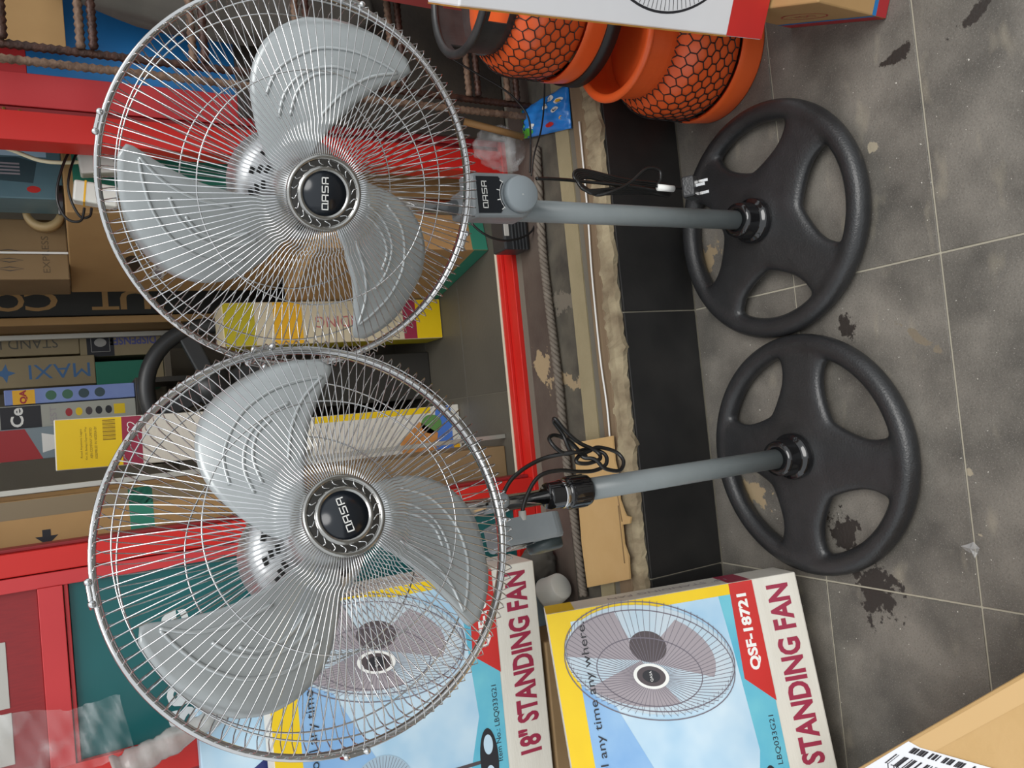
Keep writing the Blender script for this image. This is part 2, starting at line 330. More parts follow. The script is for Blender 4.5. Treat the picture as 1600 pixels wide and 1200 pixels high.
# left leaf: teal panel in a red frame
leaf = frame_box('door_1', -.262, -.234, FY-.004, FY+.04, SILL+.014, 2.33, PINKRED)
leaf['label'] = 'red framed door leaf with teal lower panel lettered isense'
for (n, x0, x1, z0, z1, m, y0) in [('stile', -.69, -.618, SILL+.014, 2.33, RED, FY-.004), ('rail', -.618, -.262, 1.352, 1.396, PINKRED, FY-.006), ('bead', -.618, -.262, 1.343, 1.3505, PINKRED, FY),
                                  ('rail', -.618, -.262, SILL+.014, SILL+.075, RED, FY-.004), ('rail', -.618, -.262, 2.27, 2.33, RED, FY-.004),
                                  ('panel', -.618, -.262, SILL+.075, 1.3425, TEAL, FY+.01), ('panel', -.618, -.262, 1.397, 2.27, DRED, FY+.01)]:
    frame_box(n, x0, x1, y0, y0+.03, z0, z1, m, leaf, .0012)
for (a, b) in ((1005, 1110), (1118, 1200)):
    p, q = PY(0, a, FY+.009), PY(0 if a == 1005 else 0, b, FY+.009)
    z0 = PY(8 if a == 1005 else 18, a, FY+.009).z
    frame_box('paper_notice', max(q.x, -.617), p.x, FY+.0088, FY+.0099, z0, z0+.2, GREYC, leaf, 0)
c = PY(268, 1055, FY+.0095)
LET = mat('letter_grey', 'c9cdcc', .5)
lettering('isense', leaf, Matrix.Translation((c.x-.0, FY+.0094, c.z-.005))@FRONT, LET, width=.27, height=.075, bold=.0012, size=.06)
c = PY(318, 1045, FY+.0095)
# right leaf: blue panel in a red frame
leaf2 = frame_box('door_2', .726, .797, FY+.01, FY+.045, SILL+.014, 2.33, PINKRED)
for (n, x0, x1, z0, z1, m) in [('rail', .797, 1.2, 1.345, 1.40, PINKRED), ('panel', .797, 1.2, SILL+.08, 1.3445, BLUE), ('rail', .797, 1.2, SILL+.014, SILL+.08, RED), ('panel', .797, 1.2, 1.4, 2.27, DRED), ('stile', 1.2, 1.27, SILL+.014, 2.33, RED)]:
    frame_box(n, x0, x1, FY+.016, FY+.04, z0, z1, m, leaf2, .001)
for y in (168, 172):
    p = PY(6 if y == 168 else 31, y-(-2), FY+.005); frame_box('screw', p.x-.004, p.x+.004, FY+.003, FY+.012, p.z-.003, p.z+.003, mat('brass', '6b5525', .4, .8), leaf2, .001)
# room shell
WALL = mat('shop_wall', 'a79f8f', .85, 0, '9a9282', 4, .8)
DWALL = mat('outer_wall', '8e8778', .85, 0, '7d7668', 5, .8, bump=.3)
struct(MB().box(-2.3, -2.25, 1.86, 3.45, SILL-.01, 2.9).build('wall_left', WALL))
struct(MB().box(2.85, 2.9, 1.86, 3.45, SILL-.01, 2.9).build('wall_right', WALL))
struct(MB().box(-2.3, 2.9, 3.40, 3.45, SILL-.01, 2.9).build('wall_back', WALL))
struct(MB().box(-2.3, 2.9, 1.86, 3.45, 2.9, 2.95).build('ceiling', WALL))
struct(MB().box(-2.3, -1.15, 1.86, 1.98, SILL-.004, 2.9).build('wall_front_left', DWALL))
struct(MB().box(1.3, 2.9, 1.86, 1.98, SILL-.004, 2.9).build('wall_front_right', DWALL))
struct(MB().box(-.98, -.69, FY, FY+.05, SILL+.012, 2.35).build('wall_panel', DRED))
struct(MB().box(-1.15, -.98, FY, FY+.05, SILL+.012, 2.35).build('trim_11', RED))

# ================================================================== THE FANS
_BASE = {}
def fan_base(parent, rot):
    if 'm' not in _BASE:
        bm = bmesh.new(); mb = MB(); R, n = .2225, 72
        mb.tube([(R*math.cos(2*PI*i/n), R*math.sin(2*PI*i/n), .0235) for i in range(n)], .0225, 16, closed=True)
        mb.lathe([(.0001, .012), (.070, .012), (.092, .018), (.094, .033), (.078, .048), (.044, .056), (.0001, .056)], 40)
        for k in range(4):
            ca, sa = math.cos(k*PI/2), math.sin(k*PI/2); secs = []
            for i in range(15):
                t = i/14; r = .045+.175*t; wd = .040+.052*(1-t)**2.2+.036*max(0, (t-.5)/.5)**2; zc = .036-.010*t; hh = .0165-.001*t
                secs.append([(r*ca-wd*cx_*sa, r*sa+wd*cx_*ca, zc+hh*cz_) for cx_, cz_ in [(math.copysign(abs(math.cos(q))**.55, math.cos(q)), math.copysign(abs(math.sin(q))**.7, math.sin(q))) for q in [2*PI*j/20 for j in range(20)]]])
            vs = [p for s_ in secs for p in s_]; m_ = len(secs)
            mb.add(vs, [(i*20+j, i*20+(j+1) % 20, (i+1)*20+(j+1) % 20, (i+1)*20+j) for i in range(m_-1) for j in range(20)]+[tuple(range(20))[::-1], tuple((m_-1)*20+j for j in range(20))])
        o = mb.build('base_tmp', BLACKP)
        md = o.modifiers.new('r', 'REMESH'); md.mode = 'VOXEL'; md.voxel_size = .0042; md.use_smooth_shade = True
        ms = o.modifiers.new('s', 'SMOOTH'); ms.factor = .5; ms.iterations = 20
        dg = bpy.context.evaluated_depsgraph_get(); dg.update(); me = bpy.data.meshes.new_from_object(o.evaluated_get(dg)); me.name = 'base'
        bpy.data.objects.remove(o); zmin = min(v.co.z for v in me.vertices)
        for v in me.vertices: v.co.z -= zmin
        me.polygons.foreach_set('use_smooth', [True]*len(me.polygons)); me.materials.clear(); me.materials.append(BLACKP); _BASE['m'] = me
    o = bpy.data.objects.new('base', _BASE['m']); COL.objects.link(o); o.parent = parent; o.matrix_basis = Matrix.Rotation(rot, 4, 'Z'); return o

def polar(r, a, z): return Vector((r*math.cos(a), r*math.sin(a), z))
def guard_wires(path, n, rad, twist=None, a_off=0, sides=4):
    mb = MB()
    for k in range(n):
        a = 2*PI*k/n+a_off
        mb.tube([polar(r, a+(tw if tw else 0), z) for (r, z, tw) in path], rad, sides)
    return mb
def ring(mb, r, z, rad, n=96, sides=5): mb.tube([polar(r, 2*PI*i/n, z) for i in range(n)], rad, sides, closed=True)

BLADE_PROF = [(.030, 30, 104), (.05, 26, 96), (.08, 20, 84), (.11, 14.5, 76), (.14, 10.5, 70), (.165, 7, 64), (.188, 4, 57), (.205, 1.8, 50), (.217, .6, 43), (.2245, 1.2, 37), (.2285, 4.5, 30)]
def blade_point(r, t, lead, trail):
    a = lead+(trail-lead)*t
    z = (.5-t)*.034*(.4+.6*(r/.228))+.010*math.sin(PI*t)*(r/.228)   # cambered and pitched
    return polar(r, math.radians(a), z)
def prof_at(r):
    for (r0, l0, t0), (r1, l1, t1) in zip(BLADE_PROF, BLADE_PROF[1:]):
        if r <= r1: q = (r-r0)/(r1-r0); return l0+(l1-l0)*q, t0+(t1-t0)*q
    return BLADE_PROF[-1][1:]
_BL = {}
def blade(parent, mtx):
    if 'm' not in _BL:
        mb = MB(); nt_ = 18; vs = []
        rs = [.03+(.2285-.03)*i/26 for i in range(27)]
        for r in rs:
            l, t = prof_at(r)
            for j in range(nt_+1): vs.append(blade_point(r, j/nt_, l, t))
        k = nt_+1; m_ = len(vs); th = .0022
        vs += [v-Vector((0, 0, th)) for v in vs]
        fs = []
        for i in range(len(rs)-1):
            for j in range(nt_):
                q = (i*k+j, i*k+j+1, (i+1)*k+j+1, (i+1)*k+j); fs.append(q); fs.append(tuple(x+m_ for x in q[::-1]))
        per = [j for j in range(k)]+[i*k+nt_ for i in range(1, len(rs))]+[(len(rs)-1)*k+j for j in range(nt_-1, -1, -1)]+[i*k for i in range(len(rs)-2, 0, -1)]
        for a, b in zip(per, per[1:]+per[:1]): fs.append((a, b, b+m_, a+m_))
        mb.add(vs, fs, True); b = mb.build('blade', BLADE)
        ribs = []
        for pts in ([(.205, .06), (.200, .2), (.193, .4), (.18, .6), (.155, .77), (.125, .85)], [(.205, .05), (.175, .12), (.14, .16), (.10, .2)],
                    [(.172, .22), (.165, .38), (.15, .55), (.125, .66), (.095, .7)], [(.158, .34), (.148, .47), (.125, .55), (.095, .56)]):
            P = []
            for r, t in pts: l, tr = prof_at(r); P.append(blade_point(r, t, l, tr)+Vector((0, 0, .0005)))
            ribs.append(MB().tube(smooth_path(P, 6), .0026, 6).build('rib', RIB))
        _BL['m'] = b.data; _BL['r'] = [r.data for r in ribs]
        for o in [b]+ribs: bpy.data.objects.remove(o)
    o = bpy.data.objects.new('blade', _BL['m']); COL.objects.link(o); o.parent = parent; o.matrix_basis = mtx
    for me in _BL['r']:
        r = bpy.data.objects.new('rib', me); COL.objects.link(r); r.parent = o
    return o

def fan_head(root, RW, el, az, tip, badge_rot, clips):
    el, az = math.radians(el), math.radians(az)
    a = Vector((math.sin(az)*math.cos(el), -math.cos(az)*math.cos(el), math.sin(el))); ex = Vector((0, 0, 1)).cross(a).normalized(); ey = a.cross(ex)
    o = Vector(RW)-root.location
    H = Matrix(((ex.x, ey.x, a.x, o.x), (ex.y, ey.y, a.y, o.y), (ex.z, ey.z, a.z, o.z), (0, 0, 0, 1)))
    # front guard
    fp = [(.2485, .000, 0), (.249, .020, 0), (.2475, .040, 0), (.240, .050, 0), (.215, .064, 0), (.18, .080, 0), (.13, .098, 0), (.088, .108, 0), (.081, .108, .012), (.074, .1135, .040), (.062, .116, .046), (.040, .119, .046)]
    fg = guard_wires(fp, 120, .0008).build('front_guard_wires', CHROME, root, H); fg['kind'] = 'stuff'
    mb = MB()
    for r, z in ((.146, .0905), (.2315, .0525)): ring(mb, r, z, .0010)
    mb.build('front_guard_ring', CHROME, root, H)
    rp = [(.2475, -.003, 0), (.246, -.022, 0), (.236, -.042, 0), (.205, -.055, 0), (.14, -.066, 0), (.07, -.072, 0)]
    rg = guard_wires(rp, 110, .0008, a_off=.03).build('rear_guard_wires', CHROME, root, H); rg['kind'] = 'stuff'
    mb = MB()
    for r, z in ((.15, -.0665), (.225, -.050), (.075, -.073)): ring(mb, r, z, .0011)
    mb.build('rear_guard_ring', CHROME, root, H)
    rim = MB().lathe([(.2470, -.0065), (.2530, -.0075), (.2540, -.005), (.2540, .005), (.2530, .0075), (.2470, .0065), (.2455, 0), (.2470, -.0065)], 128).build('rim_band', CHROME2, root, H)
    for ca in clips:
        q = Matrix.Rotation(math.radians(ca), 4, 'Z'); mb = MB(); mb.box(.2525, .2575, -.016, .016, -.009, .009, .0015); mb.build('clip', CHROME2, rim, q)
        for y in (-.012, .012): MB().lathe([(.0001, .004), (.003, .0035), (.0042, .001), (.0042, -.002)], 12, Matrix.Translation((.2545, y, .0095))).build('clip_screw', CHROME, rim, q)
    # badge
    T = lambda z: H@Matrix.Translation((0, 0, z))
    bd = MB().lathe([(.0001, .0), (.0462, .0), (.0472, .003), (.0462, .0065), (.0435, .0075), (.0415, .0055), (.0405, .004), (.0335, .0045), (.0325, .0075), (.0305, .0085), (.0285, .0078), (.0275, .006), (.0001, .006)], 64).build('badge', BADGE, root, T(.116))
    mb = MB()
    for k in range(20):
        a0 = 2*PI*k/20; mb.tube([polar(.0336+.0078*t, a0+.10*math.sin(t*PI)+.16*t, .0052+.0006*math.sin(PI*t)) for t in (0, .25, .5, .75, 1)], .0008, 4)
    mb.build('badge_fins', CHROME, bd)
    MB().lathe([(.0334, .0047), (.0412, .0044)], 48).build('badge_ring', mat('badge_dark', (.10, .098, .095), .3, 1), bd)
    MB().lathe([(.0001, .0072), (.027, .0068), (.0272, .0055)], 48).build('badge_disc', NAVY, bd)
    brand_lettering(bd, Matrix.Rotation(math.radians(badge_rot), 4, 'Z')@Matrix.Translation((0, 0, .0078)), PRW, .040, .0085)
    # spinner, blades, motor
    MB().lathe([(.0001, .040), (.020, .038), (.034, .028), (.040, .010), (.040, -.02), (.0001, -.02)], 40).build('spinner', STEEL, root, H)
    for k in range(3): blade(root, H@Matrix.Translation((0, 0, .004))@Matrix.Rotation(math.radians(tip+120*k), 4, 'Z'))
    mo = MB().lathe([(.0001, -.050), (.030, -.050), (.062, -.055), (.074, -.063), (.080, -.080), (.080, -.135), (.074, -.165), (.055, -.188), (.025, -.196), (.0001, -.197)], 48).build('motor_housing', STEEL, root, H)
    for k in range(12):
        for j, r in enumerate((.042, .051, .060)):
            MB().box(r-.0028, r+.0028, -.006, .006, -.058-.0035*j, -.0495-.0008*j, .001).build('vent_slot', DARKHOLE, mo, Matrix.Rotation(2*PI*k/12+.1*j, 4, 'Z'))
    return H

def control_box(root, mtx, m=GREYP, dm=None):
    """local: x right, y up, z towards its face; rounded at the bottom where the dial sits"""
    poly = [(-.033, .055), (.033, .055), (.036, .050), (.036, -.025)]+[(.036*math.cos(t), -.030+.034*math.sin(t)) for t in [-PI*i/14 for i in range(1, 14)]]+[(-.036, -.025), (-.036, .050)]
    mb = MB(); n = len(poly)
    lay = [(1.0, -.022), (1.0, .012), (.97, .016), (.90, .019)]
    vs = [(x*s_, y*s_+(1-s_)*.01, z) for s_, z in lay for x, y in poly]
    mb.add(vs, [(i*n+j, i*n+(j+1) % n, (i+1)*n+(j+1) % n, (i+1)*n+j) for i in range(len(lay)-1) for j in range(n)]+[tuple(range(n))[::-1], tuple((len(lay)-1)*n+j for j in range(n))])
    b = mb.build('control_box', m, root, mtx)
    pan = MB().prism([(-.029, .046), (.029, .046), (.029, .006)]+[(.029*math.cos(t), -.030+.0+.030*math.sin(t)+.004) for t in [PI/2+(k-3)*.22 for k in range(7)]]+[(-.029, .006)], .0185, .0199).build('label_panel', NAVY, b)
    brand_lettering(pan, Matrix.Translation((0, .033, .0203)), PRW, .043, .0095)
    for k in range(4):
        t = PI/2+(k-1.5)*-.42; p = Vector((.034*math.cos(t), -.030+.036*math.sin(t), .0203))
        mb = MB(); stroke(mb, [(p.x, p.y), (p.x*1.0+.006*math.cos(t), p.y+.006*math.sin(t))], .0014); mb.build('dial_mark', PRW, pan, Matrix.Translation((0, 0, .0203)))
    mb = MB(); stroke(mb, [(.034*math.cos(PI/2+q*.1), -.030+.036*math.sin(PI/2+q*.1)) for q in range(-7, 8)], .0008); mb.build('dial_arc', PRW, pan, Matrix.Translation((0, 0, .0202)))
    d = MB().lathe([(.0001, .034), (.0265, .0335), (.0290, .031), (.0300, .018), (.0001, .018)], 48, Matrix.Translation((0, -.030, 0))).build('dial', dm or GREYP2, b)
    for k, q in enumerate((-.6,)):
        lettering('0', d, Matrix.Translation((-.002, -.029, .0342)), PRW, height=.003, size=.004)
    return b

def cord(root, pts, r=.0034, name='power_cord', m=CORD, k=8): return MB().tube([p-root.location for p in smooth_path(pts, k)], r, 7).build(name, m, root)
def stand(root, top, rot):
    fan_base(root, rot)
    c_ = MB().lathe([(.0001, .050), (.044, .050), (.0465, .055), (.0462, .066), (.0435, .071), (.0385, .0720), (.0365, .078), (.0355, .098), (.0335, .106), (.0195, .108), (.0195, .09)], 40).build('base_collar', GLOSSB, root)
    MB().lathe([(.0001, .06), (.0192, .06), (.0192, top), (.0001, top)], 32).build('pole', POLE, root)

# fan on the right (top of the picture): control box facing the camera, head turned left
f1 = empty('pedestal_fan', (.341, 1.150, 0), 0, 'pedestal fan with fully lowered grey pole, its control box and dial facing forward', 'fan', 'pedestal fans')
stand(f1, .625, math.radians(48))
HM = fan_head(f1, (.333, 1.063, 1.010), 1.5, -19.8, 78, 0, (75, 165, 255, 345))
bx = control_box(f1, Matrix.Translation((.006, -.048, .682))@Matrix.Rotation(math.radians(-4), 4, 'Z')@FRONT@Matrix.Rotation(math.radians(2), 4, 'Z'))
MB().box(-.020, .024, -.03, .022, .615, .735, .006).build('bracket', GREYP, f1)
MB().tube([(0, 0, .72), (0, 0, .93)], .0125, 20).build('chrome_tube', CHROME2, f1)
MB().lathe([(.0001, .90), (.022, .90), (.026, .92), (.026, .97), (.018, .985), (.0001, .985)], 28).build('neck', GREYP, f1)
MB().tube([(0, 0, .95), (.004, .0, .99)], .022, 16).build('neck_joint', GREYP, f1)
cy_ = 1.135
base1 = [PY(838, 279, 1.11), PY(870, 280, 1.12), PY(905, 283, cy_)]
for k in range(5):
    s_ = (k-2)*3.6; t_ = (k % 2)*6; base1 += [PY(985+k*5, 296+s_*.7, cy_-.012+.004*k), PY(1042-t_, 303+s_*.35, cy_-.004), PY(1046-t_, 299-s_*.3, cy_), PY(1036-t_, 294-s_*.8, cy_+.008), PY(975, 287-s_*.9, cy_+.012), PY(925-k*4, 272-s_*.9, cy_+.008), PY(905-k*2, 279-s_*.2, cy_), PY(906+k*3, 293+s_*.4, cy_-.004), PY(922+k*3, 301+s_*.5, cy_-.010)]
base1 += [PY(960, 298, cy_-.02), PY(985, 285, cy_-.02), PY(1010, 264, cy_-.02), PY(1030, 266, cy_-.02), PY(1032, 280, cy_-.02), PY(1028, 292, cy_-.02), PY(1050, 294, cy_-.02), PY(1078, 295, cy_-.025)]
pc = cord(f1, base1, .0031)
def seg(root, a, b, r, name, m, n=10): return MB().tube([Vector(a)-root.location, Vector(b)-root.location], r, n).build(name, m, root)
MB().tube([PY(1028, 293, cy_-.022)-f1.location, PY(1052, 295, cy_-.022)-f1.location], .0062, 10).build('cord_tag', PRW, pc)
a_, b_ = PY(1060, 295, cy_-.03), PY(1098, 293, cy_-.045)
pl = MB().box(-.020, .020, -.012, .012, -.020, .020, .004).build('plug', BLACKP, f1, Matrix.Translation(PY(1080, 294, 1.085)-f1.location)@Matrix.Rotation(.5, 4, 'X'))
for (x, z) in ((-.011, -.010), (.011, -.010), (0, .010)): MB().box(x-.003, x+.003, -.030, -.012, z-.002, z+.002, .0006).build('plug_pin', CHROME2, pl)

# fan on the left (bottom of the picture): raised chrome tube, control box turned away
f2 = empty('pedestal_fan', (-.146, 1.112, 0), 0, 'pedestal fan with raised chrome tube, black lock collar and control box turned sideways', 'fan', 'pedestal fans')
stand(f2, .575, math.radians(-7))
fan_head(f2, (-.132, .981, 1.049), 0, 16.3, 107, 11, (95, 180, 268, 8))
lk = MB().lathe([(.0001, .560), (.0262, .560), (.0268, .563), (.0268, .600), (.0255, .603), (.0235, .604), (.0235, .612), (.0225, .614), (.0225, .636), (.0205, .640), (.0001, .640)], 32).build('lock_collar', GLOSSB, f2)
for k in range(16): MB().box(.0258, .0280, -.0022, .0022, .566, .598, .0008).build('grip_ridge', GLOSSB, lk, Matrix.Rotation(2*PI*k/16, 4, 'Z'))
MB().lathe([(.0236, .604), (.0246, .606), (.0246, .611), (.0236, .613)], 32).build('collar_band', CHROME2, lk)
MB().tube([(0, 0, .60), (0, 0, .96)], .0128, 20).build('chrome_tube', CHROME2, f2)
MB().lathe([(.0001, .92), (.022, .92), (.027, .94), (.027, 1.0), (.018, 1.03), (.0001, 1.03)], 28).build('neck', GREYP, f2)
MB().tube([(0, 0, 1.0), (0, -.01, 1.05)], .022, 16).build('neck_joint', GREYP, f2)
MB().tube([(0.0, -.0, .74), (-.012, -.002, .74)], .02, 20).build('bracket', GREYP, f2)
bq = Matrix.Translation((-.052, -.008, .690))@Matrix.Rotation(math.radians(-72), 4, 'Z')@FRONT
b2 = control_box(f2, bq, GREYP, mat('dial_dark', '2b3536', .4))
kn = MB().lathe([(.0001, .012), (.013, .0115), (.0145, .009), (.0145, 0), (.0001, 0)], 24).build('oscillation_knob', GREYP, f2, Matrix.Translation(PY(783, 787, 1.07)-f2.location)@Matrix.Rotation(math.radians(60), 4, 'Y')@Matrix.Rotation(.4, 4, 'X'))
Yc = 1.08
MB().lathe([(.0001, .014), (.006, .014), (.0065, 0)], 10).build('cord_gland', GREYC, f2, Matrix.Translation(PY(817, 812, Yc+.0)-f2.location)@Matrix.Rotation(PI/2, 4, 'Y'))
cord(f2, [PY(816, 812, Yc), PY(817, 795, Yc), PY(823, 775, Yc), PY(835, 752, Yc), PY(850, 740, Yc), PY(875, 735, Yc), PY(905, 737, Yc), PY(930, 735, Yc), PY(947, 725, Yc), PY(945, 710, Yc+.01), PY(925, 702, Yc+.02), PY(905, 705, Yc), PY(912, 715, Yc-.01), PY(930, 718, Yc-.02), PY(945, 732, Yc-.02), PY(968, 735, Yc-.01), PY(974, 720, Yc), PY(962, 706, Yc+.01), PY(935, 699, Yc+.01), PY(920, 705, Yc), PY(905, 712, Yc-.01), PY(901, 722, Yc-.02), PY(920, 724, Yc-.02), PY(938, 716, Yc-.01), PY(930, 704, Yc), PY(905, 692, Yc), PY(885, 675, Yc), PY(868, 655, Yc), PY(866, 660, Yc+.01), PY(880, 680, Yc+.01), PY(888, 700, Yc), PY(893, 708, Yc-.01), PY(880, 708, Yc-.01), PY(866, 698, Yc-.01), PY(858, 685, Yc), PY(868, 680, Yc+.01), PY(890, 690, Yc+.01), PY(908, 708, Yc+.01), PY(915, 712, Yc), PY(903, 707, Yc-.015), PY(880, 709, Yc-.01), PY(850, 716, Yc), PY(822, 730, Yc), PY(800, 748, Yc), PY(788, 768, Yc), PY(785, 785, Yc)], .0034, k=6)

# ================================================================== CARTONS AND GOODS
def carton(name, label, cat, loc, w_, d_, h_, m, rz=0, roll=0, pitch=0, group=None, bev=.003, flaps=False):
    """origin: bottom middle of the front edge; x right, y back, z up"""
    o = MB().box(-w_/2, w_/2, 0, d_, 0, h_, bev).build(name, m)
    o.location = loc; o.rotation_euler = (Matrix.Rotation(rz, 4, 'Z')@Matrix.Rotation(roll, 4, 'Y')@Matrix.Rotation(pitch, 4, 'X')).to_euler()
    if flaps:
        MB().box(-w_/2+.002, w_/2-.002, d_/2-.02, d_/2+.02, h_, h_+.0008).build('packing_tape', mat('packing_tape', 'b89b6b', .25), o)
    return tag(o, label, cat, group)
def FM(u, v, layer=1, rot=0): return Matrix.Translation((u, -.0002*layer, v))@FRONT@Matrix.Rotation(rot, 4, 'Z')
def LM(u, v, w_, layer=1, rot=0):   # on the left side face; u runs back from the front edge
    return Matrix.Translation((-w_/2-.0002*layer, u, v))@Matrix.Rotation(-PI/2, 4, 'Z')@FRONT@Matrix.Rotation(rot, 4, 'Z')
def RM(u, v, w_, layer=1, rot=0):
    return Matrix.Translation((w_/2+.0002*layer, u, v))@Matrix.Rotation(PI/2, 4, 'Z')@FRONT@Matrix.Rotation(rot, 4, 'Z')

def printed_fan(o, cx_, cz_, s, M0, layer, tilt=0):
    """drawing of a fan head, seen at an angle, on the carton face"""
    ca, sa = math.cos(tilt), math.sin(tilt)
    def q(x, y): return (cx_+s*(x*ca-y*sa), cz_+s*(x*sa+y*ca))
    T = Matrix.Translation((0, -.0002*layer, 0))@FRONT
    flat(o, 'printed_fan_guard', [q(x, y) for x, y in ellipse(0, 0, 1, .52)], mat('print_mist', 'a9c3d2', .5, 0, 'c4ccd2', 14, 1), T)
    for k, a in enumerate((25, 150, 265)):
        pts = []
        for t in range(9): b = math.radians(a-38+76*t/8); pts.append((.88*math.cos(b)-.1, .46*math.sin(b)))
        pts = [(-.1, -.02)]+pts
        flat(o, 'printed_blade', [q(*p) for p in pts], PGREY, Matrix.Translation((0, -.0001, 0))@T)
    flat(o, 'printed_motor', [q(x, y) for x, y in ellipse(-.02, .12, .22, .15)], PDGREY, Matrix.Translation((0, -.0002, 0))@T)
    mb = MB()
    for k in range(72):
        a = 2*PI*k/72; stroke(mb, [q(.16*math.cos(a)+.02, .09*math.sin(a)-.16), q(.6*math.cos(a), .31*math.sin(a)-.13), q(.98*math.cos(a), .51*math.sin(a)-.03), q(.98*math.cos(a), .51*math.sin(a)+.06)], .0011)
    for r, dy in ((1, .03), (1, -.05), (.62, -.12)): stroke(mb, [q(x, y+dy) for x, y in ellipse(0, 0, r, r*.52, 56)], .0022, True)
    mb.build('printed_wires', mat('print_wire', '6c6670', .5), o, Matrix.Translation((0, -.0003, 0))@T)
    flat(o, 'printed_hub_ring', [q(x, y) for x, y in ellipse(.02, -.16, .21, .12)], PRW, Matrix.Translation((0, -.0004, 0))@T)
    flat(o, 'printed_hub', [q(x, y) for x, y in ellipse(.02, -.16, .17, .095)], PDGREY, Matrix.Translation((0, -.0005, 0))@T)
    flat(o, 'printed_hub_centre', [q(x, y) for x, y in ellipse(.02, -.16, .105, .06)], INK, Matrix.Translation((0, -.0006, 0))@T)
    c_ = q(.02, -.16); lettering('QASA', o, Matrix.Translation((c_[0], -.0007-.0002*layer, c_[1]))@FRONT, PRW, width=s*.10, height=s*.035, size=.01)

def fan_carton(label, loc, rz, Hh, pitch):
    W, D = .52, .13; R_ = W/2; K = Hh/.61
    o = carton('fan_carton', label, 'box', loc, W, D, Hh, PAPERW, rz, 0, pitch)
    _old = set(bpy.data.objects)
    HH = .61
    T = lambda l: Matrix.Translation((0, -.0002*l, 0))@FRONT
    flat(o, 'printed_border', rect(-R_+.002, R_-.001, .11, HH-.001), YEL, T(1))
    flat(o, 'printed_sky', rect(-R_+.03, R_-.022, .11, HH-.055), SKYB, T(2))
    flat(o, 'printed_deep_sky', [(-R_+.03, .33), (-R_+.16, .40), (R_-.16, .50), (R_-.05, .555), (-R_+.03, .555)], DEEPB, T(3))
    flat(o, 'printed_sea', [(-R_+.03, .11), (R_-.022, .11), (R_-.022, .195), (R_-.12, .185), (-R_+.2, .17), (-R_+.03, .215)], SEAB, T(3))
    if 0: flat(o, 'printed_sail', [(-R_+.22, .28), (-R_+.36, .47), (-R_+.33, .29)], mat('print_sail', '9cc5e2', .5), T(4))
    flat(o, 'printed_red_label', [(R_-.001, .108), (R_-.001, .165), (R_-.185, .172), (R_-.235, .108)], PRED2, T(5))
    lettering('QSF-18721', o, FM(R_-.098, .138, 6), PRW, width=.148, height=.028, bold=.0012, size=.03)
    lettering('18" STANDING FAN', o, FM(R_-.225, .052, 2), MAROON, width=.415, height=.056, bold=.0022, size=.06)
    lettering('Item No.: LBQ033G21', o, FM(R_-.345, .128, 5), INK, width=.17, height=.014, size=.02)
    lettering('It is cool any time any where.', o, FM(R_-.215, .530, 12), INK, width=.38, height=.024, size=.03)
    printed_fan(o, R_-.118, .385, .20, None, 7, tilt=math.radians(-103))
    # small whole fan in the corner
    x0 = -R_+.10
    flat(o, 'printed_small_guard', ellipse(x0, .40, .075, .07), mat('print_mist2', '9fb6c6', .5), T(5))
    mb = MB()
    for k in range(56): a = 2*PI*k/56; stroke(mb, [(x0+.02*math.cos(a), .40+.02*math.sin(a)), (x0+.073*math.cos(a), .40+.068*math.sin(a))], .0009)
    mb.build('printed_small_wires', mat('print_wire', '6c6670', .5), o, T(6))
    flat(o, 'printed_small_hub', ellipse(x0, .40, .018, .017), PDGREY, T(7))
    flat(o, 'printed_pole', rect(x0-.004, x0+.004, .17, .335), PDGREY, T(5))
    flat(o, 'printed_foot', ellipse(x0, .155, .07, .022), INK, T(6))
    for s_ in (-1, 1): flat(o, 'printed_foot_hole', ellipse(x0+s_*.034, .155, .022, .011), SKYB, T(7))
    flat(o, 'printed_logo_block', rect(-R_+.03, -R_+.17, .50, .555), YEL2, T(5))
    lettering('QASA', o, FM(-R_+.10, .527, 6), PRED, width=.11, height=.03, bold=.001, size=.03)
    # right side: pale text block and yellow lid
    flat(o, 'printed_side_border', rect(0, D-.002, HH-.07, HH-.001), YEL, RM(.001, 0, W, 1))
    lettering('18" STANDING FAN', o, RM(D/2, .30, W, 2, PI/2), PGREY, width=.3, height=.03, size=.04)
    flat(o, 'printed_side_label', rect(.0, D-.002, .11, .165), MAROON, RM(.001, 0, W, 1))
    S_ = Matrix.Diagonal((1, 1, K, 1))
    for q in set(bpy.data.objects)-_old: q.matrix_basis = S_@q.matrix_basis
    return o
rz2 = math.radians(8.1); dv = Vector((math.cos(rz2), math.sin(rz2), 0))
fan_carton('large printed fan carton leaning back on the floor beside the black fan base', Vector((-.379, 1.135, .0625))-dv*.26, rz2, .51, math.radians(-28))
fan_carton('large printed fan carton raised behind the other one, up against the door leaf', Vector((-.615, 1.615, .393)), 0, .615, math.radians(-4))
su = carton('plain_carton', 'plain low brown carton underneath the raised fan carton', 'box', (-.76, 1.615, SILL+.001), .42, .13, .154, KRAFT2)
bl = carton('blue_carton', 'slim blue printed carton standing between the raised fan carton and the door leaf', 'box', (-.70, 1.800, SILL+.001), .42, .04, .90, SKYB)
flat(bl, 'printed_navy_band', [(-.209, .74), (.02, .74), (-.03, .83), (-.209, .87)], NAVYC, FM(0, 0, 1))
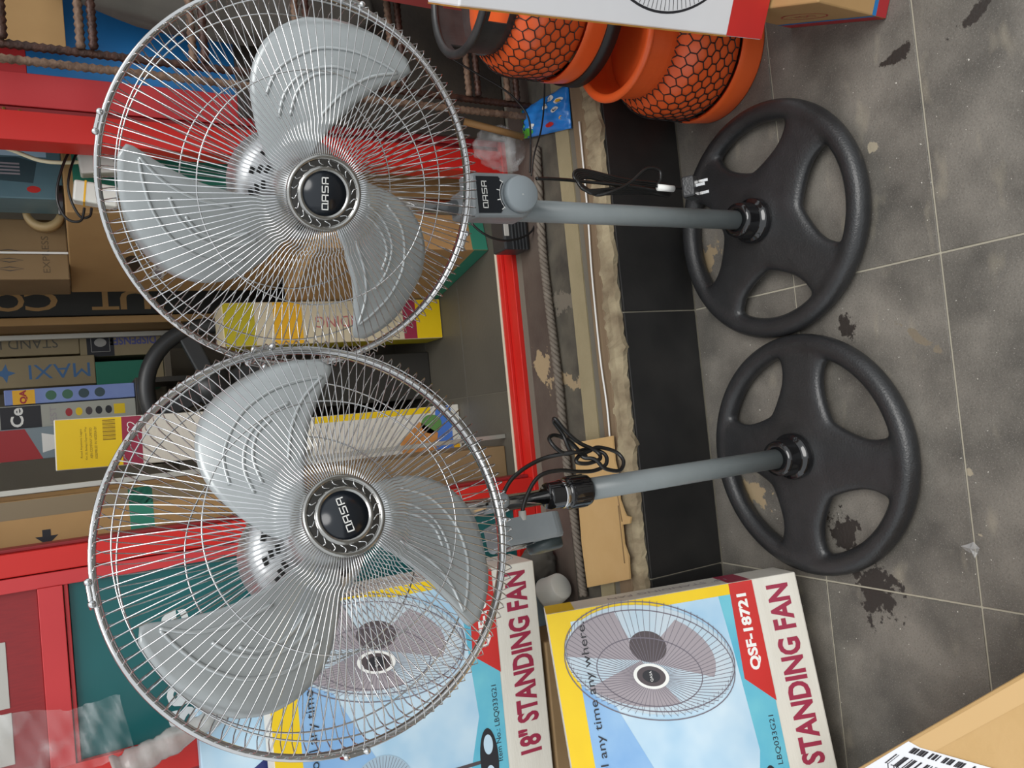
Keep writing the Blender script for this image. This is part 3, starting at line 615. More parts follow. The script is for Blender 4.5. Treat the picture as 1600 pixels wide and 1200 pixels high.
# white carton with line drawing, leaning on the brown one
wc = carton('white_carton', 'white carton with red foot band and black line drawing beside the gas cylinders', 'box', (.621+.199, .972-.115, .1925), .46, .12, .60, CARDW, math.radians(-30), math.radians(-3.4))
T = lambda l: Matrix.Translation((0, -.0002*l, 0))@FRONT
flat(wc, 'printed_red_band', rect(-.229, .229, .001, .085), PRED2, T(1))
MB().box(-.2315, -.229, -.0016, .1195, .085, .599).build('torn_edge', mat('ochre_card', 'a8762c', .8, 0, '8c5f22', 40, 1), wc)
mb = MB(); c0 = (-.045, .235)
stroke(mb, ellipse(c0[0], c0[1], .16, .16, 80), .004, True); stroke(mb, ellipse(c0[0], c0[1], .132, .132, 80), .0015, True)
for k in range(110): a = 2*PI*k/110; stroke(mb, [(c0[0]+.045*math.cos(a), c0[1]+.045*math.sin(a)), (c0[0]+.157*math.cos(a+.04), c0[1]+.157*math.sin(a+.04))], .0011)
stroke(mb, ellipse(c0[0], c0[1], .04, .04, 40), .003, True)
mb.build('printed_fan_drawing', INK, wc, T(1))
bc = carton('brown_carton', 'brown carton with red base and blue line, on the floor under the white carton', 'box', (.627+.21, .848-.085, .001), .46, .22, .176, KRAFT, math.radians(-22))
bc.location = Vector((.627, .848, .001))+Matrix.Rotation(math.radians(-22), 3, 'Z')@Vector((.23, 0, 0))
flat(bc, 'printed_red_base', rect(-.219, -.001, .001, .028), PRED, LM(0, 0, .46, 1))
flat(bc, 'printed_red_base', rect(-.229, .229, .001, .028), PRED, FM(0, 0, 1))
flat(bc, 'printed_blue_line', rect(-.219, -.001, .028, .038), BLUE, LM(0, 0, .46, 1)); flat(bc, 'printed_blue_line', rect(-.229, .229, .028, .038), BLUE, FM(0, 0, 1))
mb = MB(); stroke(mb, ellipse(-.11, .085, .05, .022, 40), .003, True); mb.build('printed_oval', PRED, bc, LM(0, 0, .46, 1)); 
lettering('VOO', bc, LM(.11, .085, .46, 1), PRED, width=.05, height=.018, size=.02)
# carton in the near corner with a barcode label
p1, p2 = PZ(1600, 1050, .30), PZ(1340, 1200, .30); ed = (p2-p1).normalized(); nn = Vector((-.78, -.62, 0)); nn = (nn-ed*nn.dot(ed)).normalized()
bcn = MB(); A_ = p1-ed*.16; B_ = p1+ed*.52
q4 = [A_, B_, B_+nn*.42, A_+nn*.42]
bm = bmesh.new(); vb = [bm.verts.new((p.x, p.y, .001)) for p in q4]; vt = [bm.verts.new((p.x, p.y, .30)) for p in q4]
bm.faces.new(vb[::-1]); bm.faces.new(vt); [bm.faces.new((vb[i], vb[(i+1) % 4], vt[(i+1) % 4], vt[i])) for i in range(4)]
bmesh.ops.bevel(bm, geom=bm.edges[:], offset=.004, segments=2, profile=.5, affect='EDGES'); bm.verts.index_update()
bcn.add([v.co for v in bm.verts], [[v.index for v in f.verts] for f in bm.faces]); bm.free()
nb = tag(bcn.build('cardboard_box', KRAFT3), 'light brown cardboard box with white barcode label on its lid', 'box')
mb = MB(); mb.add([(p.x, p.y, .3006) for p in (A_+nn*.005, B_+nn*.005, B_+nn*.028, A_+nn*.028)], [(0, 1, 2, 3)]); mb.build('lid_crease', mat('kraft_crease', 'c9a775', .8), nb)
lab = [PZ(x, y, .3012) for x, y in [(1418, 1156), (1436, 1166), (1620, 1218), (1560, 1300), (1310, 1222)]]
def inset(p): return p+nn*.002
mb = MB(); mb.add([inset(p) for p in lab], [(0, 1, 2, 3, 4)]); lb = mb.build('barcode_label', mat('label_white', 'e2e5ea', .4), nb)
mb = MB(); random.seed(3)
def bars(a, b, c, n, duty):
    t = 0
    while t < 1:
        wd = random.choice((.010, .018, .03)); 
        if random.random() < duty:
            P = [PZ(*(Vector(a)+(Vector(b)-Vector(a))*s_+(Vector(c)-Vector(a))*h_), .3018) for s_, h_ in ((t, 0), (min(t+wd, 1), 0), (min(t+wd, 1), 1), (t, 1))]; mb.add(P, [(0, 1, 2, 3)])
        t += wd*1.15
bars((1428, 1168), (1545, 1204), (1419, 1176), 40, .6); bars((1400, 1178), (1500, 1212), (1382, 1192), 40, .55)
mb.build('barcode', INK, lb)
_pa, _pb = PZ(1378, 1190, .302), PZ(1440, 1214, .302)
lettering('120-119', lb, Matrix.Translation((_pa+_pb)/2+nn*.004)@Matrix.Rotation(math.atan2((_pb-_pa).y, (_pb-_pa).x), 4, 'Z'), INK, width=.05, height=.009, size=.01)

# ================================================================== GAS CYLINDERS
def gas_cylinder(label, loc, rot, black_top):
    root = empty('gas_cylinder', loc, rot, label, 'gas cylinder', 'stacked gas cylinders')
    MB().lathe([(.0001, .035), (.08, .035), (.118, .050), (.140, .075), (.149, .105), (.150, .14), (.150, .185), (.145, .215), (.130, .243), (.100, .262), (.06, .272), (.0001, .275)], 64).build('body', ORANGE, root)
    MB().lathe([(.1515, .078), (.1535, .070), (.1535, .060), (.1490, .004), (.1490, .0), (.1440, .0), (.1440, .004), (.1480, .060), (.1465, .075), (.1515, .078)], 64).build('foot_ring', ORANGE, root)
    cm = mat('black_enamel', (.016, .017, .018), .4, 0, (.05, .05, .05), 25, 1) if black_top else ORANGE
    gaps = [(-.35, .35), (2.6, 3.4)]
    mb = MB(); n = 96
    # collar wall with two hand holes, then a rolled lip
    rows = [(.112, .245), (.118, .275), (.120, .300), (.121, .330), (.1215, .350)]; th = .0035
    for j in range(n):
        a0, a1 = 2*PI*j/n, 2*PI*(j+1)/n; am = (a0+a1)/2
        for i in range(len(rows)-1):
            if i in (1, 2) and any(abs(math.atan2(math.sin(am-c_), math.cos(am-c_))) < .42 for c_ in (0, PI/2, PI, -PI/2) if black_top): continue
            (r0, z0), (r1, z1) = rows[i], rows[i+1]
            vs = [polar(r, a, z) for r, a, z in ((r0, a0, z0), (r0, a1, z0), (r1, a1, z1), (r1, a0, z1), (r0-th, a0, z0), (r0-th, a1, z0), (r1-th, a1, z1), (r1-th, a0, z1))]
            mb.add(vs, [(0, 1, 2, 3), (7, 6, 5, 4), (0, 4, 5, 1), (2, 6, 7, 3), (1, 5, 6, 2), (0, 3, 7, 4)])
    co_ = mb.build('collar', cm, root)
    lp = MB(); lp.tube([polar(.1235, 2*PI*i/64, .352) for i in range(64)], .0095, 10, closed=True); lp.build('collar_lip', cm, co_)
    if black_top: MB().lathe([(.0001, .33), (.010, .33), (.012, .318), (.020, .316), (.020, .29), (.014, .286), (.014, .268), (.0001, .268)], 20).build('valve', mat('valve_brass', '8c7440', .35, .8), root)
    # net sleeve: hexagonal plastic mesh
    mb = MB(); nc = 38; rowsN = 8; z0, dz = .088, .0215
    def surf(u, v):
        z = z0+dz*v; r = .1525 if z < .19 else .1525-.9*(z-.19)**2*8-.06*(z-.19)
        return polar(r, 2*PI*u/nc, z)
    for i in range(nc):
        for j in range(rowsN):
            o_ = .5*(j % 2); a, b = surf(i+o_, j), surf(i+o_, j+.62); c1, c2 = surf(i+o_+.5, j+1), surf(i+o_-.5, j+1)
            mb.tube([a, b], .0013, 4, cap=False); mb.tube([b, c1], .0013, 4, cap=False); mb.tube([b, c2], .0013, 4, cap=False)
    mb.build('net_sleeve', mat('net_black', (.008, .008, .008), .5), root)
    return root
g1 = gas_cylinder('orange gas cylinder in black net standing on the floor tiles', (.752, 1.263, .001), .5, False)
g2 = gas_cylinder('orange gas cylinder in black net stacked on top of the other', (.845, 1.350, .3035), 1.0, True)
for g in (g1, g2): g.scale = (1, 1, .79)
MB().lathe([(.1495, -.0205), (.1555, -.0205), (.1555, .018), (.1500, .018), (.1500, -.001), (.105, -.001), (.105, -.018), (.1495, -.0205)], 56).build('rubber_ring', mat('rubber', (.012, .012, .012), .55), g2)
MB().tube([(-.02, -.06, .33), (-.06, -.10, .34), (-.075, -.12, .35)], .003, 6).build('strap', CORD, g1)

# ================================================================== IRON GATE AND THINGS BY THE RIGHT LEAF
def rebar(mb, a, b, r=.008):
    a, b = Vector(a), Vector(b); n = max(4, int((b-a).length/.0068)); mb.tube([a+(b-a)*i/n for i in range(n+1)], [r*(1.12 if i % 2 else .80) for i in range(n+1)], 8)
gate = empty('rebar_gate', (1.1, 1.69, SILL), 0, 'rusty gate welded from ribbed iron bars leaning before the blue panel', 'gate')
def gbar(a, b, r, m, name): mb = MB(); rebar(mb, Vector(a)-gate.location, Vector(b)-gate.location, r); mb.build(name, m, gate)
for x, m in ((.776, RUST), (.747, RUST2), (1.12, RUST), (1.45, RUST)): gbar((x, 1.69, SILL+.001), (x, 1.69, 2.1), .0088, m, 'upright_bar')
for z in (1.60, 1.375, 1.225, 1.02, .80, .58, .385, .275):
    gbar((.78, 1.675, z), (1.46, 1.675, z), .0085, RUST, 'cross_bar'); gbar((.78, 1.682, z+.022), (1.46, 1.682, z+.022), .0085, RUST2, 'cross_bar')
pl = MB().box(.83, 1.10, 1.795, 1.80, 1.27, 1.75, .001).build('cardboard_sheet', KRAFT); tag(pl, 'brown cardboard sheet hanging behind the iron bars on the blue panel', 'cardboard')
pl.rotation_euler = (0, 0, 0)
bd_ = tag(MB().box(.735, 1.30, 1.828, 1.842, SILL+.001, .93, .002).build('shade_board', mat('shade_sheet', '2b2622', .7, 0, '40382f', 10, .5, bump=.3)), 'added dark board standing in for the shade at the foot of the blue panel', 'board')  # dark sheet added in place of the shadows behind the gas cylinders
# grey sack hanging behind the gate
def blob(name, m, ctr, rad, seed, label, cat, amp=.25, sub=4):
    bm = bmesh.new(); bmesh.ops.create_icosphere(bm, subdivisions=sub, radius=1); rnd = random.Random(seed); ks = [(Vector((rnd.uniform(-1, 1), rnd.uniform(-1, 1), rnd.uniform(-1, 1)))*rnd.choice((3, 5, 9)), rnd.uniform(0, 6)) for _ in range(9)]
    for v in bm.verts:
        d_ = 1+amp*sum(abs(math.sin(v.co.dot(k)+ph))-.6 for k, ph in ks)/4; v.co = Vector((v.co.x*rad[0], v.co.y*rad[1], v.co.z*rad[2]))*d_
    bm.verts.index_update(); mb = MB(); mb.add([v.co for v in bm.verts], [[v.index for v in f.verts] for f in bm.faces], True); bm.free()
    o = mb.build(name, m); zm = min(v.co.z for v in o.data.vertices); o.location = ctr; return tag(o, label, cat), zm
blob('grey_sack', SACK, (1.02, 1.765, .98), (.14, .045, .36), 5, 'grey sack hanging behind the iron bars beside the blue panel', 'sack', .15)
rc_ = carton('red_carton', 'worn red carton with torn brown rim standing behind the gas cylinders', 'box', (1.13, 1.52, SILL+.008), .34, .12, .47, mat('worn_red_card', 'b04a48', .7, 0, 'c05a55', 8, 1))
MB().box(-.172, .172, -.002, .122, .0, .06, .003).build('torn_rim', mat('torn_card', '9b8660', .9, 0, '5c4c38', 25, 1, bump=.8), rc_)
MB().box(-.03, .03, -.004, 0, .1, .3).build('taped_patch', KRAFT3, rc_)
# blue sweet packet lying on the sill
def packet():
    cs = [PZ(x, y, SILL+.012) for x, y in ((812, 172), (884, 131), (889, 200), (815, 217))]; n = 16; vs = []; fs = []
    for i in range(n+1):
        for j in range(n+1):
            u, v = i/n, j/n; p = (cs[0]*(1-v)+cs[3]*v)*(1-u)+(cs[1]*(1-v)+cs[2]*v)*u
            hgt = .016*min(1, 6*min(u, 1-u))*(math.sin(PI*v)**.6)+.002*math.sin(17*u+9*v)+.002*math.sin(31*v-11*u); vs.append((p.x, p.y, SILL+.006+max(hgt, 0)))
    k = n+1; m_ = len(vs); vs += [(x, y, SILL+.0035) for x, y, z in vs]
    for i in range(n):
        for j in range(n): q = (i*k+j, i*k+j+1, (i+1)*k+j+1, (i+1)*k+j); fs += [q, tuple(a+m_ for a in q[::-1])]
    per = list(range(k))+[i*k+n for i in range(1, k)]+[n*k+j for j in range(n-1, -1, -1)]+[i*k for i in range(n-1, 0, -1)]
    fs += [(a, b, b+m_, a+m_) for a, b in zip(per, per[1:]+per[:1])]
    o = MB().add(vs, fs, True).build('sweet_packet', mat('packet_blue', '1f6fc4', .22, 0, '2b86d8', 30, 1, coat=.3)); tag(o, 'crumpled blue and green sweet packet lying on the door sill', 'packet')
    def at(u, v, z): p = (cs[0]*(1-v)+cs[3]*v)*(1-u)+(cs[1]*(1-v)+cs[2]*v)*u; i, j = round(u*n), round(v*n); return Vector((p.x, p.y, vs[i*k+j][2]+z))
    def patch(u, v, su, sv, m, name):
        mb = MB(); P = [at(min(max(u+su*math.cos(t), 0), 1), min(max(v+sv*math.sin(t), 0), 1), .0012) for t in [2*PI*i/14 for i in range(14)]]; mb.add(P, [tuple(range(14))]); mb.build(name, m, o)
    GR = mat('packet_green', '3f8c2c', .25, 0, '56a838', 30, 1)
    for v in (.15, .4, .65, .9): patch(.07, v, .07, .15, GR, 'printed_green')
    patch(.16, .85, .13, .12, GR, 'printed_green')
    for u, v, m in ((.72, .18, PRW), (.86, .3, PRW), (.62, .34, PRW), (.8, .5, PRW), (.3, .72, PRW)): patch(u, v, .065, .075, m, 'printed_spot')
    for u, v, m in ((.62, .34, YEL), (.86, .3, YEL2), (.8, .5, INK), (.72, .18, GREYC), (.9, .72, YEL2)): patch(u, v, .035, .045, m, 'printed_dot')
    patch(.66, .82, .09, .06, PRED2, 'printed_splash'); patch(.1, .5, .03, .06, PRED2, 'printed_splash')
packet()
# clear bag and stick on the sill at the foot of the right frame
blob('plastic_bag', FILM, PY(782, 232, 1.765), (.055, .045, .075), 11, 'crumpled clear plastic bag on the sill at the foot of the right red frame', 'bag', .35)
tag(MB().tube([PY(725, 190, 1.735), PY(818, 214, 1.70)], .009, 10).build('wooden_stick', mat('stick_wood', '7a5730', .7, 0, '8d6a3d', 20, 1)), 'short brown wooden stick leaning beside the clear plastic bag', 'stick')
# black power adapter
ad = tag(MB().box(-.055, .055, -.035, .035, 0, .075, .005).build('power_adapter', MIDDARK), 'black ribbed power adapter box standing on the red threshold', 'adapter'); ad.location = (PZ(812, 365, SILL).x, 1.795, SILL+.0015); ad.scale = (1, 1, 1)
for k in range(5): MB().box(-.056, .056, -.039, -.034, .008+.010*k, .013+.010*k, .0015).build('rib', MIDDARK, ad)
MB().box(-.02, .012, -.037, -.034, .060, .074, .001).build('socket_face', GREYC, ad)
tag(MB().tube(smooth_path([PY(842, 330, 1.735), PY(830, 362, 1.735), PY(800, 375, 1.735), PY(770, 372, 1.735), PY(746, 358, 1.735), PY(738, 345, 1.74), PY(760, 335, 1.74)], 8), .003, 6).build('adapter_cable', CORD), 'thin black cable looping around the black power adapter', 'cable')
tag(MB().tube(smooth_path([PY(700, 88, 1.62), PY(740, 112, 1.62), PY(780, 135, 1.62), PY(805, 155, 1.62), PY(826, 185, 1.61), PY(829, 230, 1.61), PY(828, 270, 1.61)], 8), .0025, 6).build('black_wire', CORD), 'thin black wire hanging down in front of the sweet packet', 'wire')
tag(MB().tube(smooth_path([PY(851, 120, 1.58), PY(850, 165, 1.58), PY(845, 205, 1.58), PY(835, 240, 1.585), PY(830, 275, 1.59)], 8), .0022, 6).build('black_wire', CORD), 'second thin black wire crossing the middle of the sweet packet', 'wire')
# cardboard piece, white cup and dark bag on the sill at the left
mb = MB(); outl = [(897, 692), (957, 681), (960, 720), (966, 745), (968, 780), (975, 800), (978, 806), (986, 808), (984, 818), (972, 820), (975, 850), (982, 870), (984, 905), (918, 918), (909, 850), (903, 770)]
P = [PZ(x, y, SILL+.020) for x, y in outl]; n = len(P); mb.add([(p.x, p.y, SILL+.0205) for p in P]+[(p.x, p.y, SILL+.016) for p in P], [tuple(range(n)), tuple(range(n, 2*n))[::-1]]+[(i, (i+1) % n, n+(i+1) % n, n+i) for i in range(n)])
cb = tag(mb.build('cardboard_piece', KRAFT3), 'torn flat piece of corrugated cardboard lying on the sill', 'cardboard')
mb = MB(); 
for (a, b) in (((960, 745), (972, 815)), ((966, 790), (976, 880))): mb.tube([PZ(a[0], a[1], SILL+.021), PZ(b[0], b[1], SILL+.021)], .0015, 5)
mb.build('torn_flute', KRAFT2, cb)
cup = tag(MB().lathe([(.0001, 0), (.030, 0), (.034, .004), (.040, .05), (.042, .052), (.042, .056), (.039, .056), (.036, .05), (.031, .006), (.0001, .006)], 32).build('white_cup', WHITEP), 'white plastic cup lying on the sill behind the front fan carton', 'cup')
cup.location = (-.45, 1.70, SILL+.043); cup.rotation_euler = (math.radians(-75), 0, .5)
blob('dark_bag', FILM if False else SACK, (-.41, 1.795, SILL+.052), (.05, .032, .05), 21, 'crumpled dark grey bag on the sill against the red threshold', 'bag', .3)
# foil-like wrapped roll and clear film at the left leaf
a_, b_ = PY(180, 1208, 1.765), PY(352, 1112, 1.772); mb = MB(); pts = [a_+(b_-a_)*i/30 for i in range(31)]; rnd = random.Random(2)
mb.tube(pts, [(.030-.012*i/30)*(1+rnd.uniform(-.16, .16)) for i in range(31)], 14)
tag(mb.build('wrapped_roll', FOIL), 'roll of crumpled cloudy plastic wrap leaning against the teal panel', 'plastic roll')
vs = []; nx = 24
ctrl = [[PY(-30, 1125, 1.80), PY(30, 1112, 1.80), PY(110, 1108, 1.80), PY(150, 1095, 1.80), PY(185, 1085, 1.80)], [PY(-30, 1250, 1.80), PY(60, 1240, 1.80), PY(120, 1215, 1.80), PY(170, 1190, 1.80), PY(208, 1165, 1.80)]]
top_ = smooth_path(ctrl[0], 8); bot_ = smooth_path(ctrl[1], 8); m_ = len(top_)
for i in range(m_):
    for j in range(13): p = top_[i].lerp(bot_[i], j/12); vs.append((p.x, p.y+.006*math.sin(i*.7+j*.5)+.004*math.sin(i*1.9-j), p.z+.004*math.sin(i*1.3)*(1 if j == 0 else .3)))
tag(MB().add(vs, [(i*13+j, i*13+j+1, (i+1)*13+j+1, (i+1)*13+j) for i in range(m_-1) for j in range(12)], True).build('plastic_film', FILM), 'torn sheet of clear plastic film hanging over the red rail', 'plastic film')

ps = PZ(1521, 856); sc_ = MB(); rs_ = random.Random(4); sp_ = [(ps.x+.014*math.cos(t)*rs_.uniform(.5, 1.2), ps.y+.016*math.sin(t)*rs_.uniform(.5, 1.2), .002+rs_.uniform(0, .008)) for t in [2*PI*i/9 for i in range(9)]]
sc_.add([(ps.x, ps.y, .010)]+sp_, [(0, i+1, (i+1) % 9+1) for i in range(9)]); tag(sc_.build('plastic_scrap', clear_plastic('scrap_film', .6, (.5, .5, .5))), 'tiny crumpled scrap of clear plastic on the floor tiles', 'scrap')

# ================================================================== INSIDE THE SHOP
def XZ(x, y, Y): p = PY(x, y, Y); return p.x, p.z
# carton stack by the right frame
ry = math.radians(11)
def corner_carton(name, label, cx_, cy_, z0, w_, d_, h_, m):
    o = carton(name, label, 'box', (0, 0, 0), w_, d_, h_, m, ry); o.location = Vector((cx_, cy_, z0))+Matrix.Rotation(ry, 3, 'Z')@Vector((w_/2, 0, 0)); return o
lo = corner_carton('teal_banded_carton', 'lower brown carton with teal band at the foot of the stack by the right frame', .470, 1.995, SILL+.001, .46, .40, .50, KRAFT)
for M_ in (FM, ): flat(lo, 'printed_teal_band', rect(-.229, .229, .001, .05), TEALC, FM(0, 0, 1))
flat(lo, 'printed_teal_band', rect(-.399, -.001, .001, .045), TEALC, LM(0, 0, .46, 1)); lettering('APEXIO', lo, LM(.14, .27, .46, 1, PI/2), INK, width=.12, height=.03, size=.03)
up = corner_carton('teal_banded_carton', 'upper brown carton with teal front, hand hole and barcode sticker', .545, 2.005, SILL+.502, .46, .50, .565, KRAFT)
flat(up, 'printed_teal_panel', rect(-.19, .16, .06, .545), TEALC, FM(0, 0, 1))
flat(up, 'hand_hole', ellipse(-.30, .42, .06, .022), mat('hole_dark', '3a2c1c', .9), LM(0, 0, .46, 1))
flat(up, 'barcode_sticker', rect(-.40, -.26, .335, .365), PRW, LM(0, 0, .46, 1))
for k in range(2): flat(up, 'barcode_block', rect(-.39+.07*k, -.34+.07*k, .341, .359), PGREY, LM(0, 0, .46, 2))
ztop = SILL+.502+.565+.001
x0, _ = XZ(30, 437, 2.30); x1, _ = XZ(30, 342, 2.30)
b_ = carton('printed_brown_carton', 'tall brown carton with upright symbols standing on the teal banded stack', 'box', ((x0+x1)/2, 2.30, ztop), x1-x0, .22, .60, KRAFT2)
for k in range(3):
    mb = MB(); stroke(mb, [(-.05+.022*k, .10), (-.045+.022*k, .13), (-.05+.022*k, .16), (-.055+.022*k, .13)], .002, True); mb.build('printed_symbol', INK, b_, FM(0, 0, 1))
lettering('EXPRESS G', b_, FM(-.0, .05, 1, PI/2*0), mat('faded_ink', '5a4a35', .8), width=.12, height=.016, size=.02)
tag(MB().box(-.0025, .0025, 0, .003, 0, .55).build('packing_string', PRW), 'white packing string down the front of the symbol carton', 'string').location = ((x0+x1)/2-.01, 2.294, ztop)
x0, _ = XZ(40, 314, 2.12); x1, _ = XZ(40, 226, 2.12)
c_ = carton('picture_box', 'blue grey picture box showing a dark machine, on the teal banded stack', 'box', ((x0+x1)/2, 2.10, ztop), x1-x0, .13, .42, mat('box_bluegrey', '5f7f88', .4, 0, '4e6c78', 14, 1))
flat(c_, 'printed_pale_band', rect((x1-x0)/2-.035, (x1-x0)/2-.001, .03, .41), SKYB, FM(0, 0, 1))
flat(c_, 'printed_machine', [(-.03, .06), (.02, .05), (.03, .09), (.025, .17), (.0, .2), (-.025, .16)], mat('print_slate', '33484f', .5), FM(0, 0, 1)); flat(c_, 'printed_red_mark', ellipse(-.045, .06, .008, .014), PRED2, FM(0, 0, 1))
for k in range(4): flat(c_, 'printed_grille', rect(-.012+.008*k, -.008+.008*k, .085, .14), PGREY, FM(0, 0, 2))
tr = tag(MB().lathe([(.030, -.022), (.046, -.022), (.046, .022), (.030, .022), (.030, -.022)], 40).build('tape_roll', mat('tape_beige', 'b89f73', .4)), 'beige roll of packing tape standing beside the picture box', 'tape roll'); tr.rotation_euler = (PI/2, 0, 0); tr.location = (x0+.012, 2.265, ztop+.047)
# white socket block and charger hanging at the right frame
sb = tag(MB().box(-.038, .038, -.02, .02, -.05, .05, .004).build('socket_block', WHITEP), 'white extension socket block hanging by the right red frame', 'socket'); sb.location = PY(160, 248, 1.975); sb.rotation_euler = (0, math.radians(-6), 0)
for z in (-.025, .015): MB().box(-.015, .015, -.0215, -.0195, z-.006, z+.006).build('socket_slot', GREYC, sb)
ch = tag(MB().box(-.024, .024, -.018, .018, -.045, .045, .005).build('charger', WHITEP), 'white plug-in charger with orange stripe and black leads', 'charger'); ch.location = PY(150, 305, 1.955); ch.rotation_euler = (0, math.radians(8), 0)
MB().box(-.0245, .0245, -.0185, .0185, .020, .024).build('orange_stripe', YEL2, ch)
tag(MB().tube(smooth_path([PY(142, 215, 1.945), PY(110, 235, 1.935), PY(92, 280, 1.925), PY(90, 315, 1.925), PY(105, 342, 1.925), PY(126, 345, 1.925), PY(132, 325, 1.93)], 8), .003, 6).build('charger_lead', CORD), 'outer black lead looping from the white charger', 'cable')
tag(MB().tube(smooth_path([PY(146, 218, 1.96), PY(120, 240, 1.95), PY(107, 280, 1.94), PY(110, 310, 1.94), PY(125, 338, 1.94), PY(140, 338, 1.94), PY(143, 325, 1.945)], 8), .003, 6).build('charger_lead', CORD), 'inner black lead looping from the white charger', 'cable')
tag(MB().tube(smooth_path([PY(-20, 222, 1.96), PY(20, 235, 1.96), PY(60, 250, 1.96), PY(95, 254, 1.96), PY(125, 253, 1.968)], 8), .0045, 8).build('socket_cable', mat('cream_cable', 'd8cfae', .5)), 'cream cable running up from the white socket block', 'cable')
ph = tag(MB().box(-.035, .035, -.004, .004, 0, .013, .002).build('phone', GLOSSB), 'black phone lying on the edge of the upper teal banded carton', 'phone'); ph.location = (PY(88, 310, 2.06).x, 2.075, ztop+.0005)
# black carton with large letters
x0, _ = XZ(100, 494, 2.70); x1, _ = XZ(100, 446, 2.70)
d_ = carton('black_carton', 'tall black carton lettered UT CO in brown', 'box', ((x0+x1)/2, 2.70, SILL+.001), x1-x0, .28, 1.75, mat('black_card', '23231f', .6, 0, '2c2b27', 8, .8))
for ch_, px in (('O', 12), ('C', 65), ('T', 165), ('U', 212)):
    xx, zz = XZ(px, 470, 2.70); lettering(ch_, d_, FM(0, zz-SILL, 1, PI/2), KRAFT, width=.085 if ch_ != 'T' else .075, height=.060, bold=.0012, size=.08)
kx, _ = XZ(100, 508, 2.68)
carton('kraft_slab', 'thin kraft carton edge standing beside the black lettered carton', 'box', ((kx+x0)/2-.002, 2.68, SILL+.001), x0-kx-.006, .28, 1.7, KRAFT)
px_, _ = XZ(60, 512, 2.66); 
# storage rack with shelves
rk = empty('storage_rack', (.1, 2.84, SILL), 0, 'metal storage rack with pale uprights and boards inside the shop', 'rack')
GALV = mat('galvanised', 'b9b7ae', .4, .6)
for x in (-.62, .372-.1):
    for y in (0, .40): MB().box(x-.008, x+.008, y, y+.016, 0.001, 2.0, .001).build('upright', GALV, rk)
for z in (.40, .79, 1.9): MB().box(-.62, .28, .002, .412, z, z+.02, .001).build('shelf_board', mat('shelf_board', '6f675a', .6), rk)
zs = SILL+.811
def shelf_box(name, label, xl, xr, yt, yb, Y, dep, m, z0=None, h=None):
    xm = (max(xl, 0)+xr)/2; X0, _ = XZ(xm, yb, Y); X1, _ = XZ(xm, yt, Y); zb = XZ(xr, (yt+yb)/2, Y)[1]; zt = XZ(xl, (yt+yb)/2, Y)[1]
    if z0 is not None: zb = z0
    if h is not None: zt = zb+h
    o = carton(name, label, 'box', ((X0+X1)/2, Y, zb), X1-X0-.003, dep, zt-zb, m, bev=.002); o['_h'] = zt-zb; o['_w'] = X1-X0; o['_z'] = zb; return o
WB = mat('pale_brown_card', '9a8b6c', .7, 0, 'a39474', 10, .8)
Fb = shelf_box('dark_square_carton', 'brown carton with black logo square on the rack', 124, 262, 512, 556, 2.9, .25, WB, z0=zs)
flat(Fb, 'printed_black_square', rect(-Fb['_w']/2+.002, Fb['_w']/2-.004, Fb['_h']-.10, Fb['_h']-.02), INK, FM(0, 0, 1)); mb = MB(); stroke(mb, rect(-.03, .03, Fb['_h']-.087, Fb['_h']-.033), .002, True); mb.build('printed_frame', GREYC, Fb, FM(0, 0, 2)); flat(Fb, 'printed_shell', ellipse(0, Fb['_h']-.06, .014, .018, 20), GREYC, FM(0, 0, 2))
lettering('DISPENSER', Fb, FM(.005, .09, 1, PI/2), mat('print_violet', '5b5f9c', .6), width=.15, height=.03, bold=.0008, size=.03)
Eb = shelf_box('stand_carton', 'pale brown carton lettered STAND HOT on top of the logo square carton', -90, 122, 512, 556, 2.9, .25, WB, z0=Fb['_z']+Fb['_h']+.001)
lettering('STAND HOT &', Eb, FM(-.005, .20, 1, PI/2), mat('print_grey_ink', '5d5a52', .6), width=.28, height=.033, size=.03)
Hb = shelf_box('teal_carton', 'small teal carton on the rack beside the logo square carton', 150, 262, 562, 604, 2.88, .25, TEALC, z0=zs)
flat(Hb, 'kraft_strip', rect(-Hb['_w']/2+.002, Hb['_w']/2-.003, .001, .05), WB, FM(0, 0, 1))
Gb = shelf_box('maxi_carton', 'pale brown carton lettered MAXI in blue on top of the teal carton', -90, 149, 557, 604, 2.88, .25, WB, z0=Hb['_z']+Hb['_h']+.001)
lettering('MAXI', Gb, FM(0, .10, 1, PI/2), mat('print_steel_blue', '4a75a5', .6), width=.17, height=.045, size=.05)
flat(Gb, 'printed_star', [(0, .22), (.008, .24), (.03, .245), (.01, .255), (0, .28), (-.01, .255), (-.03, .245), (-.008, .24)], mat('print_steel_blue', '4a75a5', .6), FM(0, 0, 1))
